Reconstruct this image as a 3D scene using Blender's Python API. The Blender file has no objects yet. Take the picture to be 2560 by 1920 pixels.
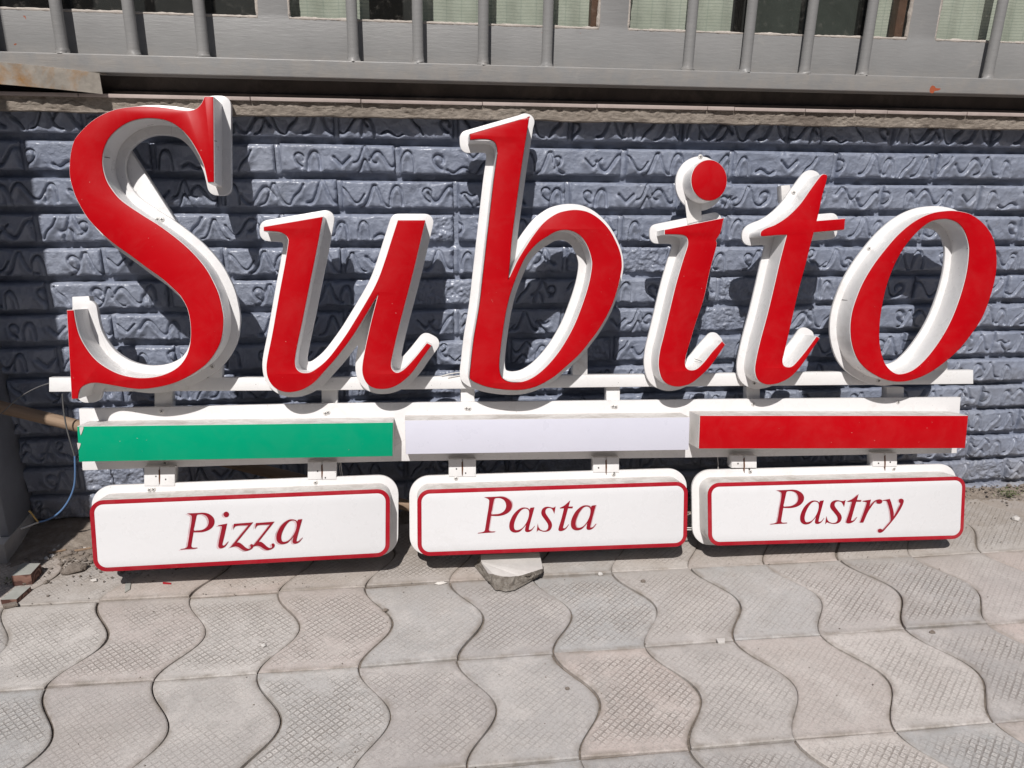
import bpy, bmesh, math, random
import numpy as np
from mathutils import Vector, Matrix, noise
R = math.radians
rng = np.random.default_rng(7)
rnd = random.Random(11)
scene = bpy.context.scene
col = scene.collection

# ------------------------------------------------------------------ camera, sky, sun, exposure
F, PITCH, ROLL, YAW = 1983.46, .3385, .0211, .1351
CAM = np.array([0.0, -1.75, 0.9525])
_cy, _sy, _cp, _sp = math.cos(YAW), math.sin(YAW), math.cos(PITCH), math.sin(PITCH)
FWD = np.array([_sy*_cp, _cy*_cp, -_sp]); RGT = np.array([_cy, -_sy, 0.0]); UPV = np.cross(RGT, FWD)
_c, _s = math.cos(ROLL), math.sin(ROLL)
R2 = _c*RGT + _s*UPV; U2 = _c*UPV - _s*RGT
cam_d = bpy.data.cameras.new("camera"); cam = bpy.data.objects.new("camera", cam_d); col.objects.link(cam)
cam_d.sensor_width = 36; cam_d.lens = F/2560*36; cam_d.clip_start = .01; cam_d.clip_end = 500
m = Matrix.Identity(4)
for i in range(3):
    m[i][0], m[i][1], m[i][2], m[i][3] = R2[i], U2[i], -FWD[i], CAM[i]
cam.matrix_world = m
scene.camera = cam

SUN_AZ, SUN_EL = 17.0, 51.0          # the light travels towards +x/+y, down
world = bpy.data.worlds.new("World"); scene.world = world; world.use_nodes = True
wn = world.node_tree.nodes; wl = world.node_tree.links
sky = wn.new("ShaderNodeTexSky"); sky.sky_type = 'NISHITA'; sky.sun_disc = False
sky.sun_elevation = R(SUN_EL); sky.sun_rotation = R(180+SUN_AZ); sky.air_density = 1.0; sky.dust_density = 1.0
wl.new(sky.outputs[0], wn["Background"].inputs[0]); wn["Background"].inputs[1].default_value = 0.05
sl = bpy.data.lights.new("sun", 'SUN'); sl.energy = 5.0; sl.angle = R(.5); sl.color = (1.0, .965, .93)
sun = bpy.data.objects.new("sun", sl); col.objects.link(sun)
LD = Vector((math.sin(R(SUN_AZ))*math.cos(R(SUN_EL)), math.cos(R(SUN_AZ))*math.cos(R(SUN_EL)), -math.sin(R(SUN_EL))))
sun.rotation_euler = LD.to_track_quat('-Z', 'Y').to_euler()
vs = scene.view_settings
vs.view_transform = 'Standard'; vs.look = 'None'; vs.gamma = 1; vs.exposure = -0.22; vs.use_curve_mapping = False

# ------------------------------------------------------------------ measuring helpers (pixels of the photograph -> points on real planes)
def ray(x, y):
    return FWD + R2*((x-1280)/F) - U2*((y-960)/F)
def on_wall(x, y, w=0.0):
    r = ray(x, y); t = (w-CAM[1])/r[1]; return CAM + r*t
def on_ground(x, y, g=0.0):
    r = ray(x, y); t = (g-CAM[2])/r[2]; return CAM + r*t
_a, _t = R(.3), R(12.5)
SN = np.array([math.sin(_a)*math.cos(_t), math.cos(_a)*math.cos(_t), -math.sin(_t)])
SX = np.array([math.cos(_a), -math.sin(_a), 0.0]); SV = np.cross(SX, SN)
SP0 = np.array([-.5, -.045, .95])
def on_sign(x, y, w=0.0):
    """sign-local (u, v) of the point seen at pixel x,y on the plane w in front of the sign's back plates"""
    r = ray(x, y); q = SP0 - SN*w; k = ((q-CAM) @ SN)/(r @ SN); p = CAM + r*k - SP0
    return (float(p @ SX), float(p @ SV))

# ------------------------------------------------------------------ materials
def mat(name):
    m = bpy.data.materials.new(name); m.use_nodes = True
    return m, m.node_tree.nodes, m.node_tree.links, m.node_tree.nodes["Principled BSDF"]
class NT:
    def __init__(s, n, l): s.n, s.l = n, l
    def set(s, inp, v):
        if isinstance(v, bpy.types.NodeSocket): s.l.new(v, inp)
        else: inp.default_value = v
    def math(s, op, a, b=0.0, c=None):
        x = s.n.new("ShaderNodeMath"); x.operation = op; s.set(x.inputs[0], a); s.set(x.inputs[1], b)
        if c is not None: s.set(x.inputs[2], c)
        return x.outputs[0]
    def noise(s, vec, scale, detail=4, rough=.55, dist=0):
        x = s.n.new("ShaderNodeTexNoise"); s.l.new(vec, x.inputs["Vector"]); x.inputs["Scale"].default_value = scale
        x.inputs["Detail"].default_value = detail; x.inputs["Roughness"].default_value = rough; x.inputs["Distortion"].default_value = dist
        return x.outputs["Fac"]
    def ramp(s, fac, stops):
        x = s.n.new("ShaderNodeValToRGB"); e = x.color_ramp.elements
        while len(e) < len(stops): e.new(.5)
        for el, (p, c) in zip(e, stops):
            el.position = p; el.color = c if len(c) == 4 else (*c, 1)
        s.l.new(fac, x.inputs[0]); return x.outputs[0]
    def mix(s, f, a, b, mode='MIX'):
        x = s.n.new("ShaderNodeMix"); x.data_type = 'RGBA'; x.blend_type = mode
        s.set(x.inputs["Factor"], f)
        for k, v in (("A", a), ("B", b)):
            i = [q for q in x.inputs if q.name == k and q.type == 'RGBA'][0]
            if isinstance(v, bpy.types.NodeSocket): s.l.new(v, i)
            else: i.default_value = (*v, 1) if len(v) == 3 else v
        return [o for o in x.outputs if o.type == 'RGBA'][0]
    def maprange(s, v, a, b, c=0.0, d=1.0):
        x = s.n.new("ShaderNodeMapRange"); s.l.new(v, x.inputs[0])
        for i, q in enumerate((a, b, c, d)): x.inputs[1+i].default_value = q
        return x.outputs[0]
    def bump(s, h, dist, strength=1.0, normal=None):
        x = s.n.new("ShaderNodeBump"); x.inputs["Distance"].default_value = dist; x.inputs["Strength"].default_value = strength
        s.l.new(h, x.inputs["Height"])
        if normal: s.l.new(normal, x.inputs["Normal"])
        return x.outputs[0]
    def coord(s, which="Object"):
        return s.n.new("ShaderNodeTexCoord").outputs[which]
    def geo(s): return s.n.new("ShaderNodeNewGeometry").outputs["Position"]
    def rand(s): return s.n.new("ShaderNodeObjectInfo").outputs["Random"]
    def mapping(s, vec, rot=(0,0,0), scale=(1,1,1), loc=(0,0,0)):
        x = s.n.new("ShaderNodeMapping"); s.l.new(vec, x.inputs[0]); x.inputs["Rotation"].default_value = rot
        x.inputs["Scale"].default_value = scale; x.inputs["Location"].default_value = loc
        return x.outputs[0]
    def sep(s, v):
        x = s.n.new("ShaderNodeSeparateXYZ"); s.l.new(v, x.inputs[0]); return x.outputs

def simple(name, base, rough=.5, var=.12, nscale=8, bump_scale=0, bump_d=.0005, metal=0, dirt=None, dirt_amt=.35, dirt_scale=3.0, spec=.5, coat=0):
    m, n, l, b = mat(name); t = NT(n, l); p = t.geo()
    f = t.noise(p, nscale, 5, .6)
    lo = tuple(c*(1-var) for c in base); hi = tuple(min(1, c*(1+var)) for c in base)
    c = t.ramp(f, [(.3, lo), (.7, hi)])
    if dirt:
        g = t.maprange(t.noise(p, dirt_scale, 8, .7, .4), .52, .72, 0, dirt_amt)
        c = t.mix(g, c, dirt)
    l.new(c, b.inputs["Base Color"])
    r = t.maprange(t.noise(p, nscale*2.3, 3), .3, .7, max(.02, rough-.08), min(1, rough+.1)); l.new(r, b.inputs["Roughness"])
    b.inputs["Metallic"].default_value = metal; b.inputs["Specular IOR Level"].default_value = spec
    b.inputs["Coat Weight"].default_value = coat; b.inputs["Coat Roughness"].default_value = .15
    if bump_scale: l.new(t.bump(t.noise(p, bump_scale, 6, .6), bump_d), b.inputs["Normal"])
    return m

def make_brick_paint():
    m, n, l, b = mat("slate_blue_paint"); t = NT(n, l); p = t.geo()
    f = t.noise(p, 5, 4, .6)
    c = t.ramp(f, [(.3, (.172, .200, .276)), (.5, (.218, .247, .326)), (.72, (.276, .306, .386))])
    c = t.mix(t.maprange(t.noise(p, 11, 7, .72, .5), .52, .68, 0, .5), c, (.125, .14, .185))
    c = t.mix(t.maprange(t.noise(p, 2.2, 5, .6), .5, .7, 0, .35), c, (.26, .275, .31))
    scuff = t.maprange(t.noise(p, 60, 8, .75, .8), .61, .69, 0, .6)
    c = t.mix(scuff, c, (.36, .38, .42))
    dusty = t.maprange(t.sep(p)[2], .0, .16, .75, 0)
    dusty = t.math('MULTIPLY', dusty, t.maprange(t.noise(p, 14, 6, .7), .35, .65, .2, 1))
    c = t.mix(dusty, c, (.27, .26, .26))
    l.new(c, b.inputs["Base Color"])
    l.new(t.maprange(t.noise(p, 40, 4), .3, .7, .46, .62), b.inputs["Roughness"])
    h = t.math('ADD', t.math('MULTIPLY', t.noise(p, 110, 7, .68), .8), t.math('MULTIPLY', t.noise(p, 420, 3, .6), .35))
    l.new(t.bump(h, .0034), b.inputs["Normal"])
    b.inputs["Specular IOR Level"].default_value = 1.0; b.inputs["Coat Weight"].default_value = .28; b.inputs["Coat Roughness"].default_value = .16
    return m

def make_white(name, base=(.80, .79, .785), grime=.5, rough=.3, bumpd=.0002):
    m, n, l, b = mat(name); t = NT(n, l); p = t.geo()
    c = t.ramp(t.noise(p, 3, 3), [(.3, tuple(x*.96 for x in base)), (.7, base)])
    g = t.maprange(t.noise(t.mapping(p, scale=(1, 1, 1)), 9, 10, .75, .6), .56, .74, 0, grime)
    c = t.mix(g, c, (.42, .37, .32))
    up = t.sep(n.new("ShaderNodeNewGeometry").outputs["Normal"])[2]
    d2 = t.math('MULTIPLY', t.maprange(up, .75, .98, 0, .8*grime+.1), t.maprange(t.noise(p, 26, 8, .75, .8), .40, .68, .15, 1))
    c = t.mix(d2, c, (.36, .31, .27))
    sp = t.maprange(t.noise(p, 260, 2, .5), .735, .76, 0, .7*min(1, grime*2))
    c = t.mix(sp, c, (.12, .10, .09))
    vx = n.new("ShaderNodeTexVoronoi"); vx.feature = 'DISTANCE_TO_EDGE'; vx.inputs["Scale"].default_value = 9
    l.new(t.mapping(p, rot=(.3, .2, .9), scale=(1.0, 2.2, .5)), vx.inputs["Vector"])
    sc = t.math('MULTIPLY', t.maprange(vx.outputs["Distance"], 0, .004, 1, 0), t.maprange(t.noise(p, 7, 3), .60, .64, 0, .5*min(1, grime*2)))
    c = t.mix(sc, c, (.25, .23, .21))
    l.new(c, b.inputs["Base Color"]); l.new(t.maprange(t.noise(p, 30, 4), .3, .7, rough-.06, rough+.14), b.inputs["Roughness"])
    l.new(t.bump(t.noise(p, 55, 4), bumpd*4), b.inputs["Normal"])
    return m

def make_acrylic(name, base, rough=.22, dust=.12, bloom=.06):
    m, n, l, b = mat(name); t = NT(n, l); p = t.geo()
    c = t.ramp(t.noise(p, 2.2, 4, .6), [(.3, tuple(x*.90 for x in base)), (.7, tuple(min(1, x*1.06) for x in base))])
    sp = t.maprange(t.noise(p, 210, 2, .5), .755, .775, 0, .7)
    sp = t.math('MULTIPLY', sp, t.maprange(t.noise(p, 8, 3), .45, .6, 0, 1))
    c = t.mix(sp, c, (.75, .55, .5))
    du = t.maprange(t.noise(p, 14, 9, .75, .5), .45, .8, 0, dust)
    c = t.mix(du, c, (.62, .50, .46))
    l.new(c, b.inputs["Base Color"]); l.new(t.maprange(t.noise(p, 25, 6, .7), .3, .7, rough, rough+.1), b.inputs["Roughness"])
    l.new(t.bump(t.noise(p, 5, 3), .004, .2), b.inputs["Normal"])
    b.inputs["Specular IOR Level"].default_value = .16
    return m

def make_tile():
    m, n, l, b = mat("cement_paving"); t = NT(n, l); p = t.geo(); o = t.coord("Object"); r = t.rand()
    # colour differs tile by tile
    base = t.ramp(r, [(0, (.44, .40, .372)), (.18, (.53, .455, .42)), (.36, (.37, .358, .352)), (.55, (.57, .525, .49)), (.75, (.40, .40, .398)), (1, (.49, .44, .41))])
    hs = n.new("ShaderNodeMapping"); l.new(p, hs.inputs[0])
    cb = n.new("ShaderNodeCombineXYZ"); rr = t.math('MULTIPLY', r, 37.0); l.new(rr, cb.inputs[0]); l.new(rr, cb.inputs[1]); l.new(cb.outputs[0], hs.inputs["Location"])
    q = hs.outputs[0]
    st = t.noise(q, 9, 8, .68, .3)
    base = t.mix(t.maprange(st, .48, .64, 0, .5), base, (.60, .565, .535))
    base = t.mix(t.maprange(t.noise(q, 7, 8, .7, .5), .50, .66, 0, .45), base, (.30, .285, .272))
    base = t.mix(t.maprange(t.noise(q, 45, 6, .75, .3), .52, .68, 0, .3), base, (.30, .28, .265))
    base = t.mix(t.maprange(t.noise(q, 190, 6, .85), .50, .64, 0, .5), base, (.24, .22, .205))
    base = t.mix(t.maprange(t.noise(p, 2.4, 5, .6), .52, .68, 0, .28), base, (.40, .345, .30))
    # anti-slip grid cast into the face
    g = t.mapping(o, rot=(0, 0, R(47)), scale=(1, 1, 1))
    wob = t.noise(o, 30, 2); sx = t.sep(g)
    X = t.math('ADD', t.math('DIVIDE', sx[0], .0103), t.math('MULTIPLY', wob, .35)); Y = t.math('ADD', t.math('DIVIDE', sx[1], .0103), t.math('MULTIPLY', wob, -.3))
    def tri(v): return t.math('ABSOLUTE', t.math('SUBTRACT', t.math('FRACT', v), .5))
    tx, ty = tri(X), tri(Y)
    nf = t.noise(q, 240, 4, .7)
    g1 = t.maprange(t.math('ADD', tx, t.math('MULTIPLY', t.math('SUBTRACT', nf, .5), .28)), .31, .42, 0, 1)
    g2 = t.maprange(t.math('ADD', ty, t.math('MULTIPLY', t.math('SUBTRACT', nf, .5), .34)), .35, .44, 0, .8)
    groove = t.math('MAXIMUM', g1, g2)
    dot = t.maprange(t.math('ADD', t.math('POWER', tx, 2.0), t.math('POWER', ty, 2.0)), .004, .02, 1, 0)
    so = t.sep(o)
    ex = t.maprange(t.math('ABSOLUTE', so[1]), .088, .112, 1, 0)
    at = n.new("ShaderNodeAttribute"); at.attribute_name = "rim"
    inner = t.math('SUBTRACT', 1.0, at.outputs["Fac"])
    wear = t.maprange(t.noise(q, 11, 5, .65, .3), .36, .52, .12, 1)
    wear = t.math('MULTIPLY', wear, t.maprange(t.noise(q, 62, 6, .8), .36, .52, .15, 1))
    r2 = t.math('FRACT', t.math('MULTIPLY', r, 7.31))
    k = t.math('MULTIPLY', t.math('MULTIPLY', t.math('MULTIPLY', wear, ex), inner), t.maprange(r2, .1, .6, .3, 1))
    gk = t.math('MULTIPLY', groove, k); dk = t.math('MULTIPLY', dot, k)
    lite = t.math('MULTIPLY', t.math('SUBTRACT', k, gk), .42)
    c = t.mix(lite, base, (.62, .585, .55))
    c = t.mix(t.math('MULTIPLY', gk, .70), c, (.20, .175, .155))
    c = t.mix(t.math('MULTIPLY', dk, .35), c, (.25, .23, .21))
    rimdirt = t.math('MULTIPLY', t.math('POWER', at.outputs["Fac"], 1.6), t.maprange(t.noise(p, 22, 6, .7), .38, .62, .0, .7))
    c = t.mix(rimdirt, c, (.21, .18, .15))
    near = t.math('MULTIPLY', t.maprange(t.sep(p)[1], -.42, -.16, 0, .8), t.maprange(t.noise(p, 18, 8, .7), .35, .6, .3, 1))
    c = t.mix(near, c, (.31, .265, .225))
    l.new(c, b.inputs["Base Color"]); b.inputs["Roughness"].default_value = .86; b.inputs["Specular IOR Level"].default_value = .25
    h = t.math('SUBTRACT', t.math('MULTIPLY', k, .5), t.math('ADD', t.math('MULTIPLY', gk, .5), t.math('MULTIPLY', dk, .25)))
    h = t.math('ADD', h, t.math('MULTIPLY', t.noise(q, 130, 7, .75), .45))
    l.new(t.bump(h, .0021), b.inputs["Normal"])
    return m

def make_dirt():
    m, n, l, b = mat("dry_dirt"); t = NT(n, l); p = t.geo()
    c = t.ramp(t.noise(p, 40, 9, .75), [(.3, (.17, .135, .11)), (.5, (.27, .225, .185)), (.7, (.38, .33, .285))])
    l.new(c, b.inputs["Base Color"]); b.inputs["Roughness"].default_value = .95
    l.new(t.bump(t.noise(p, 180, 8, .8), .004), b.inputs["Normal"]); return m

def make_concrete(name, a, bb, sc=25, bd=.003, cracks=False):
    m, n, l, b = mat(name); t = NT(n, l); p = t.geo()
    c = t.ramp(t.noise(p, sc, 9, .72, .2), [(.3, a), (.7, bb)])
    c = t.mix(t.maprange(t.noise(p, 5, 6, .7), .5, .68, 0, .6), c, tuple(x*.62 for x in a))
    h = t.noise(p, sc*4, 8, .75)
    if cracks:
        hs = t.noise(t.mapping(p, scale=(.35, 1, 1.6)), 90, 8, .8)
        c = t.mix(t.maprange(hs, .56, .62, 0, .75), c, (.13, .105, .085))
        c = t.mix(t.maprange(t.noise(p, 3.1, 4), .56, .66, 0, .7), c, (.20, .16, .135))
        h = t.math('SUBTRACT', h, hs)
    l.new(c, b.inputs["Base Color"]); b.inputs["Roughness"].default_value = .92; b.inputs["Specular IOR Level"].default_value = .25
    l.new(t.bump(h, bd), b.inputs["Normal"]); return m

def make_wood(name, a, bb, scale=(1, 1, 1), rings=False):
    m, n, l, b = mat(name); t = NT(n, l); o = t.coord("Object")
    if rings:
        w = n.new("ShaderNodeTexWave"); w.wave_type = 'RINGS'; w.inputs["Scale"].default_value = 28; w.inputs["Distortion"].default_value = 6; w.inputs["Detail"].default_value = 4
        l.new(o, w.inputs["Vector"]); f = w.outputs["Fac"]
    else: f = t.noise(t.mapping(o, scale=scale), 20, 6, .65, .3)
    c = t.ramp(f, [(.3, a), (.7, bb)]); l.new(c, b.inputs["Base Color"]); b.inputs["Roughness"].default_value = .8
    l.new(t.bump(f, .0012), b.inputs["Normal"]); return m

def make_glass():
    m, n, l, b = mat("dusty_glass"); t = NT(n, l); p = t.geo()
    n.remove(b); out = n["Material Output"]
    tr = n.new("ShaderNodeBsdfTransparent"); tr.inputs[0].default_value = (.955, .97, .96, 1)
    gl = n.new("ShaderNodeBsdfGlossy"); gl.inputs["Roughness"].default_value = .05
    df = n.new("ShaderNodeBsdfDiffuse"); df.inputs[0].default_value = (.45, .42, .38, 1)
    lw = n.new("ShaderNodeLayerWeight"); lw.inputs[0].default_value = .5
    fr = t.math('ADD', t.math('MULTIPLY', t.math('POWER', lw.outputs["Facing"], 5.0), .9), .035)
    m1 = n.new("ShaderNodeMixShader"); l.new(fr, m1.inputs[0]); l.new(tr.outputs[0], m1.inputs[1]); l.new(gl.outputs[0], m1.inputs[2])
    z = t.sep(p)[2]
    d = t.math('ADD', t.maprange(z, 1.075, 1.10, .22, .012), t.maprange(t.noise(p, 60, 8, .75), .56, .72, 0, .12))
    m2 = n.new("ShaderNodeMixShader"); l.new(d, m2.inputs[0]); l.new(m1.outputs[0], m2.inputs[1]); l.new(df.outputs[0], m2.inputs[2])
    l.new(m2.outputs[0], out.inputs[0]); return m

def make_curtain():
    m, n, l, b = mat("pale_green_netting"); t = NT(n, l); p = t.geo(); s = t.sep(p)
    rib = t.math('FRACT', t.math('ADD', t.math('DIVIDE', s[2], .0062), t.math('MULTIPLY', t.noise(p, 25, 3), .5)))
    ver = t.math('FRACT', t.math('DIVIDE', s[0], .031))
    c = t.ramp(t.noise(p, 18, 6, .7), [(.3, (.54, .555, .47)), (.7, (.70, .71, .62))])
    c = t.mix(t.maprange(t.math('ABSOLUTE', t.math('SUBTRACT', rib, .5)), .3, .5, 0, .45), c, (.22, .28, .23))
    c = t.mix(t.maprange(ver, .9, 1, 0, .4), c, (.28, .35, .30))
    l.new(c, b.inputs["Base Color"]); b.inputs["Roughness"].default_value = .8
    l.new(t.bump(rib, .001), b.inputs["Normal"]); return m

def make_grey_paint():
    m, n, l, b = mat("grey_enamel_paint"); t = NT(n, l); p = t.geo()
    c = t.ramp(t.noise(p, 4, 5, .6), [(.3, (.235, .232, .23)), (.7, (.285, .282, .278))])
    c = t.mix(t.maprange(t.noise(p, 22, 9, .75, .5), .58, .74, 0, .45), c, (.36, .34, .32))
    z = t.sep(p)[2]
    dd = t.math('MULTIPLY', t.maprange(z, 1.05, 1.02, 0, .55), t.maprange(t.noise(p, 30, 7, .7), .4, .65, 0, 1))
    c = t.mix(dd, c, (.33, .30, .27))
    chip = t.maprange(t.noise(p, 38, 3, .5, .3), .755, .765, 0, 1)
    c = t.mix(chip, c, (.30, .09, .045))
    l.new(c, b.inputs["Base Color"]); l.new(t.maprange(t.noise(p, 18, 4), .3, .7, .36, .56), b.inputs["Roughness"])
    h = t.math('ADD', t.noise(t.mapping(p, scale=(1, 1, 6)), 30, 5, .65), t.math('MULTIPLY', t.noise(p, 9, 3), 1.2))
    l.new(t.bump(h, .0006), b.inputs["Normal"]); return m

M = {}
M['brick'] = make_brick_paint()
M['white'] = make_white("white_painted_metal")
M['plate'] = make_white("white_plastic_sheet", (.765, .75, .745), .32, .26)
M['dusty_white'] = make_white("dusty_white_metal", (.72, .70, .68), .9, .4)
M['face_white'] = make_white("white_acrylic_panel", (.73, .725, .735), .10, .26, .0001)
M['lilac'] = make_white("lilac_white_acrylic", (.66, .655, .74), .06, .3, .0001)
M['red'] = make_acrylic("red_acrylic", (.46, .002, .006), .3, .03)
M['border'] = make_acrylic("dark_red_vinyl", (.36, .009, .02), .35, .08)
M['text'] = make_acrylic("crimson_lettering", (.27, .008, .02), .4, .04)
M['ghost'] = simple("pink_grey_letter_shadow", (.58, .42, .44), .4, .25, 60)  # flat colour standing in for the lettering's offset shadow
M['green'] = make_acrylic("green_acrylic", (.0, .32, .165), .3, .02)
M['tile'] = make_tile()
M['dirt'] = make_dirt()
M['sill'] = make_concrete("rough_sill_concrete", (.30, .252, .21), (.47, .41, .35), 26, .006, True)
M['lip'] = make_concrete("pink_sill_tile", (.42, .345, .315), (.52, .44, .405), 12, .001)
M['rubble'] = make_concrete("broken_concrete", (.50, .475, .45), (.60, .575, .55), 40, .0012)
M['rubble_rough'] = make_concrete("broken_concrete_edge", (.20, .165, .135), (.50, .46, .41), 90, .009)
M['stone'] = make_concrete("earthy_stone", (.20, .16, .13), (.38, .33, .29), 60, .006)
M['grey'] = make_grey_paint()
M['post_grey'] = simple("dull_grey_post_paint", (.22, .23, .26), .5, .15, 8, 60, .001)
M['dark'] = simple("dark_brown_painted_channel", (.055, .045, .04), .7, .4, 12, 60, .001, dirt=(.14, .12, .10), dirt_amt=.6, dirt_scale=9)
M['rust'] = simple("rusty_galvanised_steel", (.42, .38, .33), .42, .3, 25, 90, .0008, metal=.3, dirt=(.42, .19, .03), dirt_amt=.9, dirt_scale=9)
M['rust_stain'] = simple("rust_stain", (.11, .045, .02), .9, .4, 80)
M['putty'] = make_concrete("cracked_window_putty", (.42, .37, .33), (.58, .53, .48), 50, .002)
M['brown_frame'] = simple("brown_window_wood", (.14, .07, .045), .6, .3, 30, 80, .001)
M['glass'] = make_glass()
M['curtain'] = make_curtain()
M['interior'] = simple("dark_interior", (.018, .018, .018), .8)
M['black'] = simple("black_rubber_mat", (.012, .013, .014), .55, .4, 60, 120, .002)
M['screw'] = simple("painted_screw", (.66, .64, .62), .4, .1, 60)
M['slot'] = simple("screw_slot_shadow", (.06, .055, .05), .6)
M['stick'] = make_wood("pale_wood_pole", (.22, .15, .10), (.34, .24, .165), (.4, 6, 6))
M['block_side'] = make_wood("reddish_end_grain", (.10, .045, .035), (.24, .13, .10), rings=True)
M['block_top'] = simple("weathered_board", (.30, .30, .275), .8, .2, 25, 80, .001)
M['wire_blue'] = simple("blue_cable_sheath", (.10, .19, .36), .5)
M['wire_dark'] = simple("dark_grey_cable", (.12, .12, .12), .5)
M['wire_white'] = simple("white_cable", (.62, .60, .57), .5)
M['wire_yellow'] = simple("yellow_wire", (.55, .36, .12), .5)
M['leaf'] = simple("weed_leaf", (.10, .125, .045), .6, .4, 60)
M['litter'] = simple("paper_litter", (.62, .58, .54), .8, .2, 60)

# ------------------------------------------------------------------ object helpers
def tag(o, label=None, cat=None, group=None, kind=None):
    if label: o["label"] = label
    if cat: o["category"] = cat
    if group: o["group"] = group
    if kind: o["kind"] = kind
    return o
def empty(name, loc=(0, 0, 0), parent=None):
    o = bpy.data.objects.new(name, None); o.location = loc; o.empty_display_size = .05; col.objects.link(o)
    if parent: o.parent = parent
    return o
def link(name, me, mt=None, parent=None, loc=None):
    o = bpy.data.objects.new(name, me); col.objects.link(o)
    if mt and not me.materials:
        for q in (mt if isinstance(mt, (list, tuple)) else [mt]): me.materials.append(q)
    if parent: o.parent = parent
    if loc is not None: o.location = loc
    return o
def mesh(name, v, f, smooth=False, angle=None):
    me = bpy.data.meshes.new(name); me.from_pydata([tuple(map(float, q)) for q in v], [], f); me.update()
    if smooth or angle:
        me.shade_smooth()
        if angle: me.set_sharp_from_angle(angle=R(angle))
    return me
def box_mesh(name, x0, x1, y0, y1, z0, z1, bev=0.0, segs=2):
    bm = bmesh.new(); bmesh.ops.create_cube(bm, size=1)
    for v in bm.verts:
        v.co = Vector(((x0+x1)/2+v.co.x*(x1-x0), (y0+y1)/2+v.co.y*(y1-y0), (z0+z1)/2+v.co.z*(z1-z0)))
    if bev: bmesh.ops.bevel(bm, geom=bm.edges[:], offset=bev, segments=segs, affect='EDGES', profile=.6)
    me = bpy.data.meshes.new(name); bm.to_mesh(me); bm.free()
    if bev: me.shade_smooth(); me.set_sharp_from_angle(angle=R(50))
    return me
def grid_faces(nx, ny):
    i = np.arange(nx-1)[None, :] + np.arange(ny-1)[:, None]*nx
    return np.stack([i, i+1, i+1+nx, i+nx], -1).reshape(-1, 4)
def grid_mesh(name, X, Y, Z, flip=False):
    ny, nx = X.shape
    v = np.stack([X, Y, Z], -1).reshape(-1, 3).astype(np.float32); f = grid_faces(nx, ny)
    if flip: f = f[:, ::-1]
    me = bpy.data.meshes.new(name); me.vertices.add(len(v)); me.vertices.foreach_set("co", v.ravel())
    me.loops.add(f.size); me.loops.foreach_set("vertex_index", f.ravel().astype(np.int32))
    me.polygons.add(len(f)); me.polygons.foreach_set("loop_start", np.arange(0, f.size, 4, dtype=np.int32))
    me.update(calc_edges=True); me.validate(); me.shade_smooth(); return me
def tube(name, pts, r, mt, parent=None, res=6, smooth=True, cyclic=False):
    cu = bpy.data.curves.new(name, 'CURVE'); cu.dimensions = '3D'; cu.bevel_depth = r; cu.bevel_resolution = 3; cu.use_fill_caps = True; cu.resolution_u = res
    s = cu.splines.new('NURBS' if smooth else 'POLY'); s.points.add(len(pts)-1)
    for q, p in zip(s.points, pts): q.co = (*[float(c) for c in p], 1)
    if smooth: s.order_u = min(4, len(pts)); s.use_endpoint_u = True
    ob = bpy.data.objects.new("_t", cu); me = bpy.data.meshes.new_from_object(ob); me.name = name
    bpy.data.objects.remove(ob); bpy.data.curves.remove(cu); me.shade_smooth(); me.set_sharp_from_angle(angle=R(60))
    return link(name, me, mt, parent)

# --- outlines: "x,y" smooth point, "x,yc" corner
def outline(s, ox=0, oy=0, k=1.0, per=7):
    P = []
    for tkn in s.split():
        c = tkn.endswith('c'); a, b = tkn.rstrip('c').split(',')
        P.append((float(a)/k+ox, float(b)/k+oy, c))
    n = len(P); cs = [i for i, p in enumerate(P) if p[2]]
    def cr(p0, p1, p2, p3, t):
        return tuple(.5*((2*p1[i])+(-p0[i]+p2[i])*t+(2*p0[i]-5*p1[i]+4*p2[i]-p3[i])*t*t+(-p0[i]+3*p1[i]-3*p2[i]+p3[i])*t**3) for i in (0, 1))
    out = []
    def run(Q, closed):
        m = len(Q); L = m if closed else m-1
        for i in range(L):
            p1, p2 = Q[i], Q[(i+1) % m]
            p0 = Q[i-1] if (closed or i > 0) else p1
            p3 = Q[(i+2) % m] if (closed or i+2 < m) else p2
            kk = per if m > 2 else 1
            for j in range(kk): out.append(cr(p0, p1, p2, p3, j/kk))
    if not cs: run([p[:2] for p in P], True)
    else:
        for a, b in zip(cs, cs[1:]+[cs[0]+n]):
            run([P[i % n][:2] for i in range(a, b+1)], False)
    return out
def to_sign(loop, w): return [on_sign(x, y, w) for x, y in loop]

def slab(name, loops, w0, w1, bevel=0.0, offset=0.0, fill='BOTH'):
    """closed outlines (with holes) as a solid between w0 and w1"""
    cu = bpy.data.curves.new(name, 'CURVE'); cu.dimensions = '2D'; cu.fill_mode = fill
    cu.extrude = max((w1-w0)/2-bevel, 1e-5); cu.bevel_depth = bevel; cu.bevel_resolution = 1; cu.offset = -bevel+offset
    for lp in loops:
        s = cu.splines.new('POLY'); s.points.add(len(lp)-1); s.use_cyclic_u = True
        for q, p in zip(s.points, lp): q.co = (p[0], p[1], 0, 1)
    ob = bpy.data.objects.new("_c", cu); me = bpy.data.meshes.new_from_object(ob)
    bpy.data.objects.remove(ob); bpy.data.curves.remove(cu)
    bm = bmesh.new(); bm.from_mesh(me); bmesh.ops.translate(bm, verts=bm.verts, vec=(0, 0, (w0+w1)/2))
    bmesh.ops.remove_doubles(bm, verts=bm.verts, dist=2e-5); bm.to_mesh(me); bm.free()
    me.name = name; me.shade_smooth(); me.set_sharp_from_angle(angle=R(32)); return me

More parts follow.
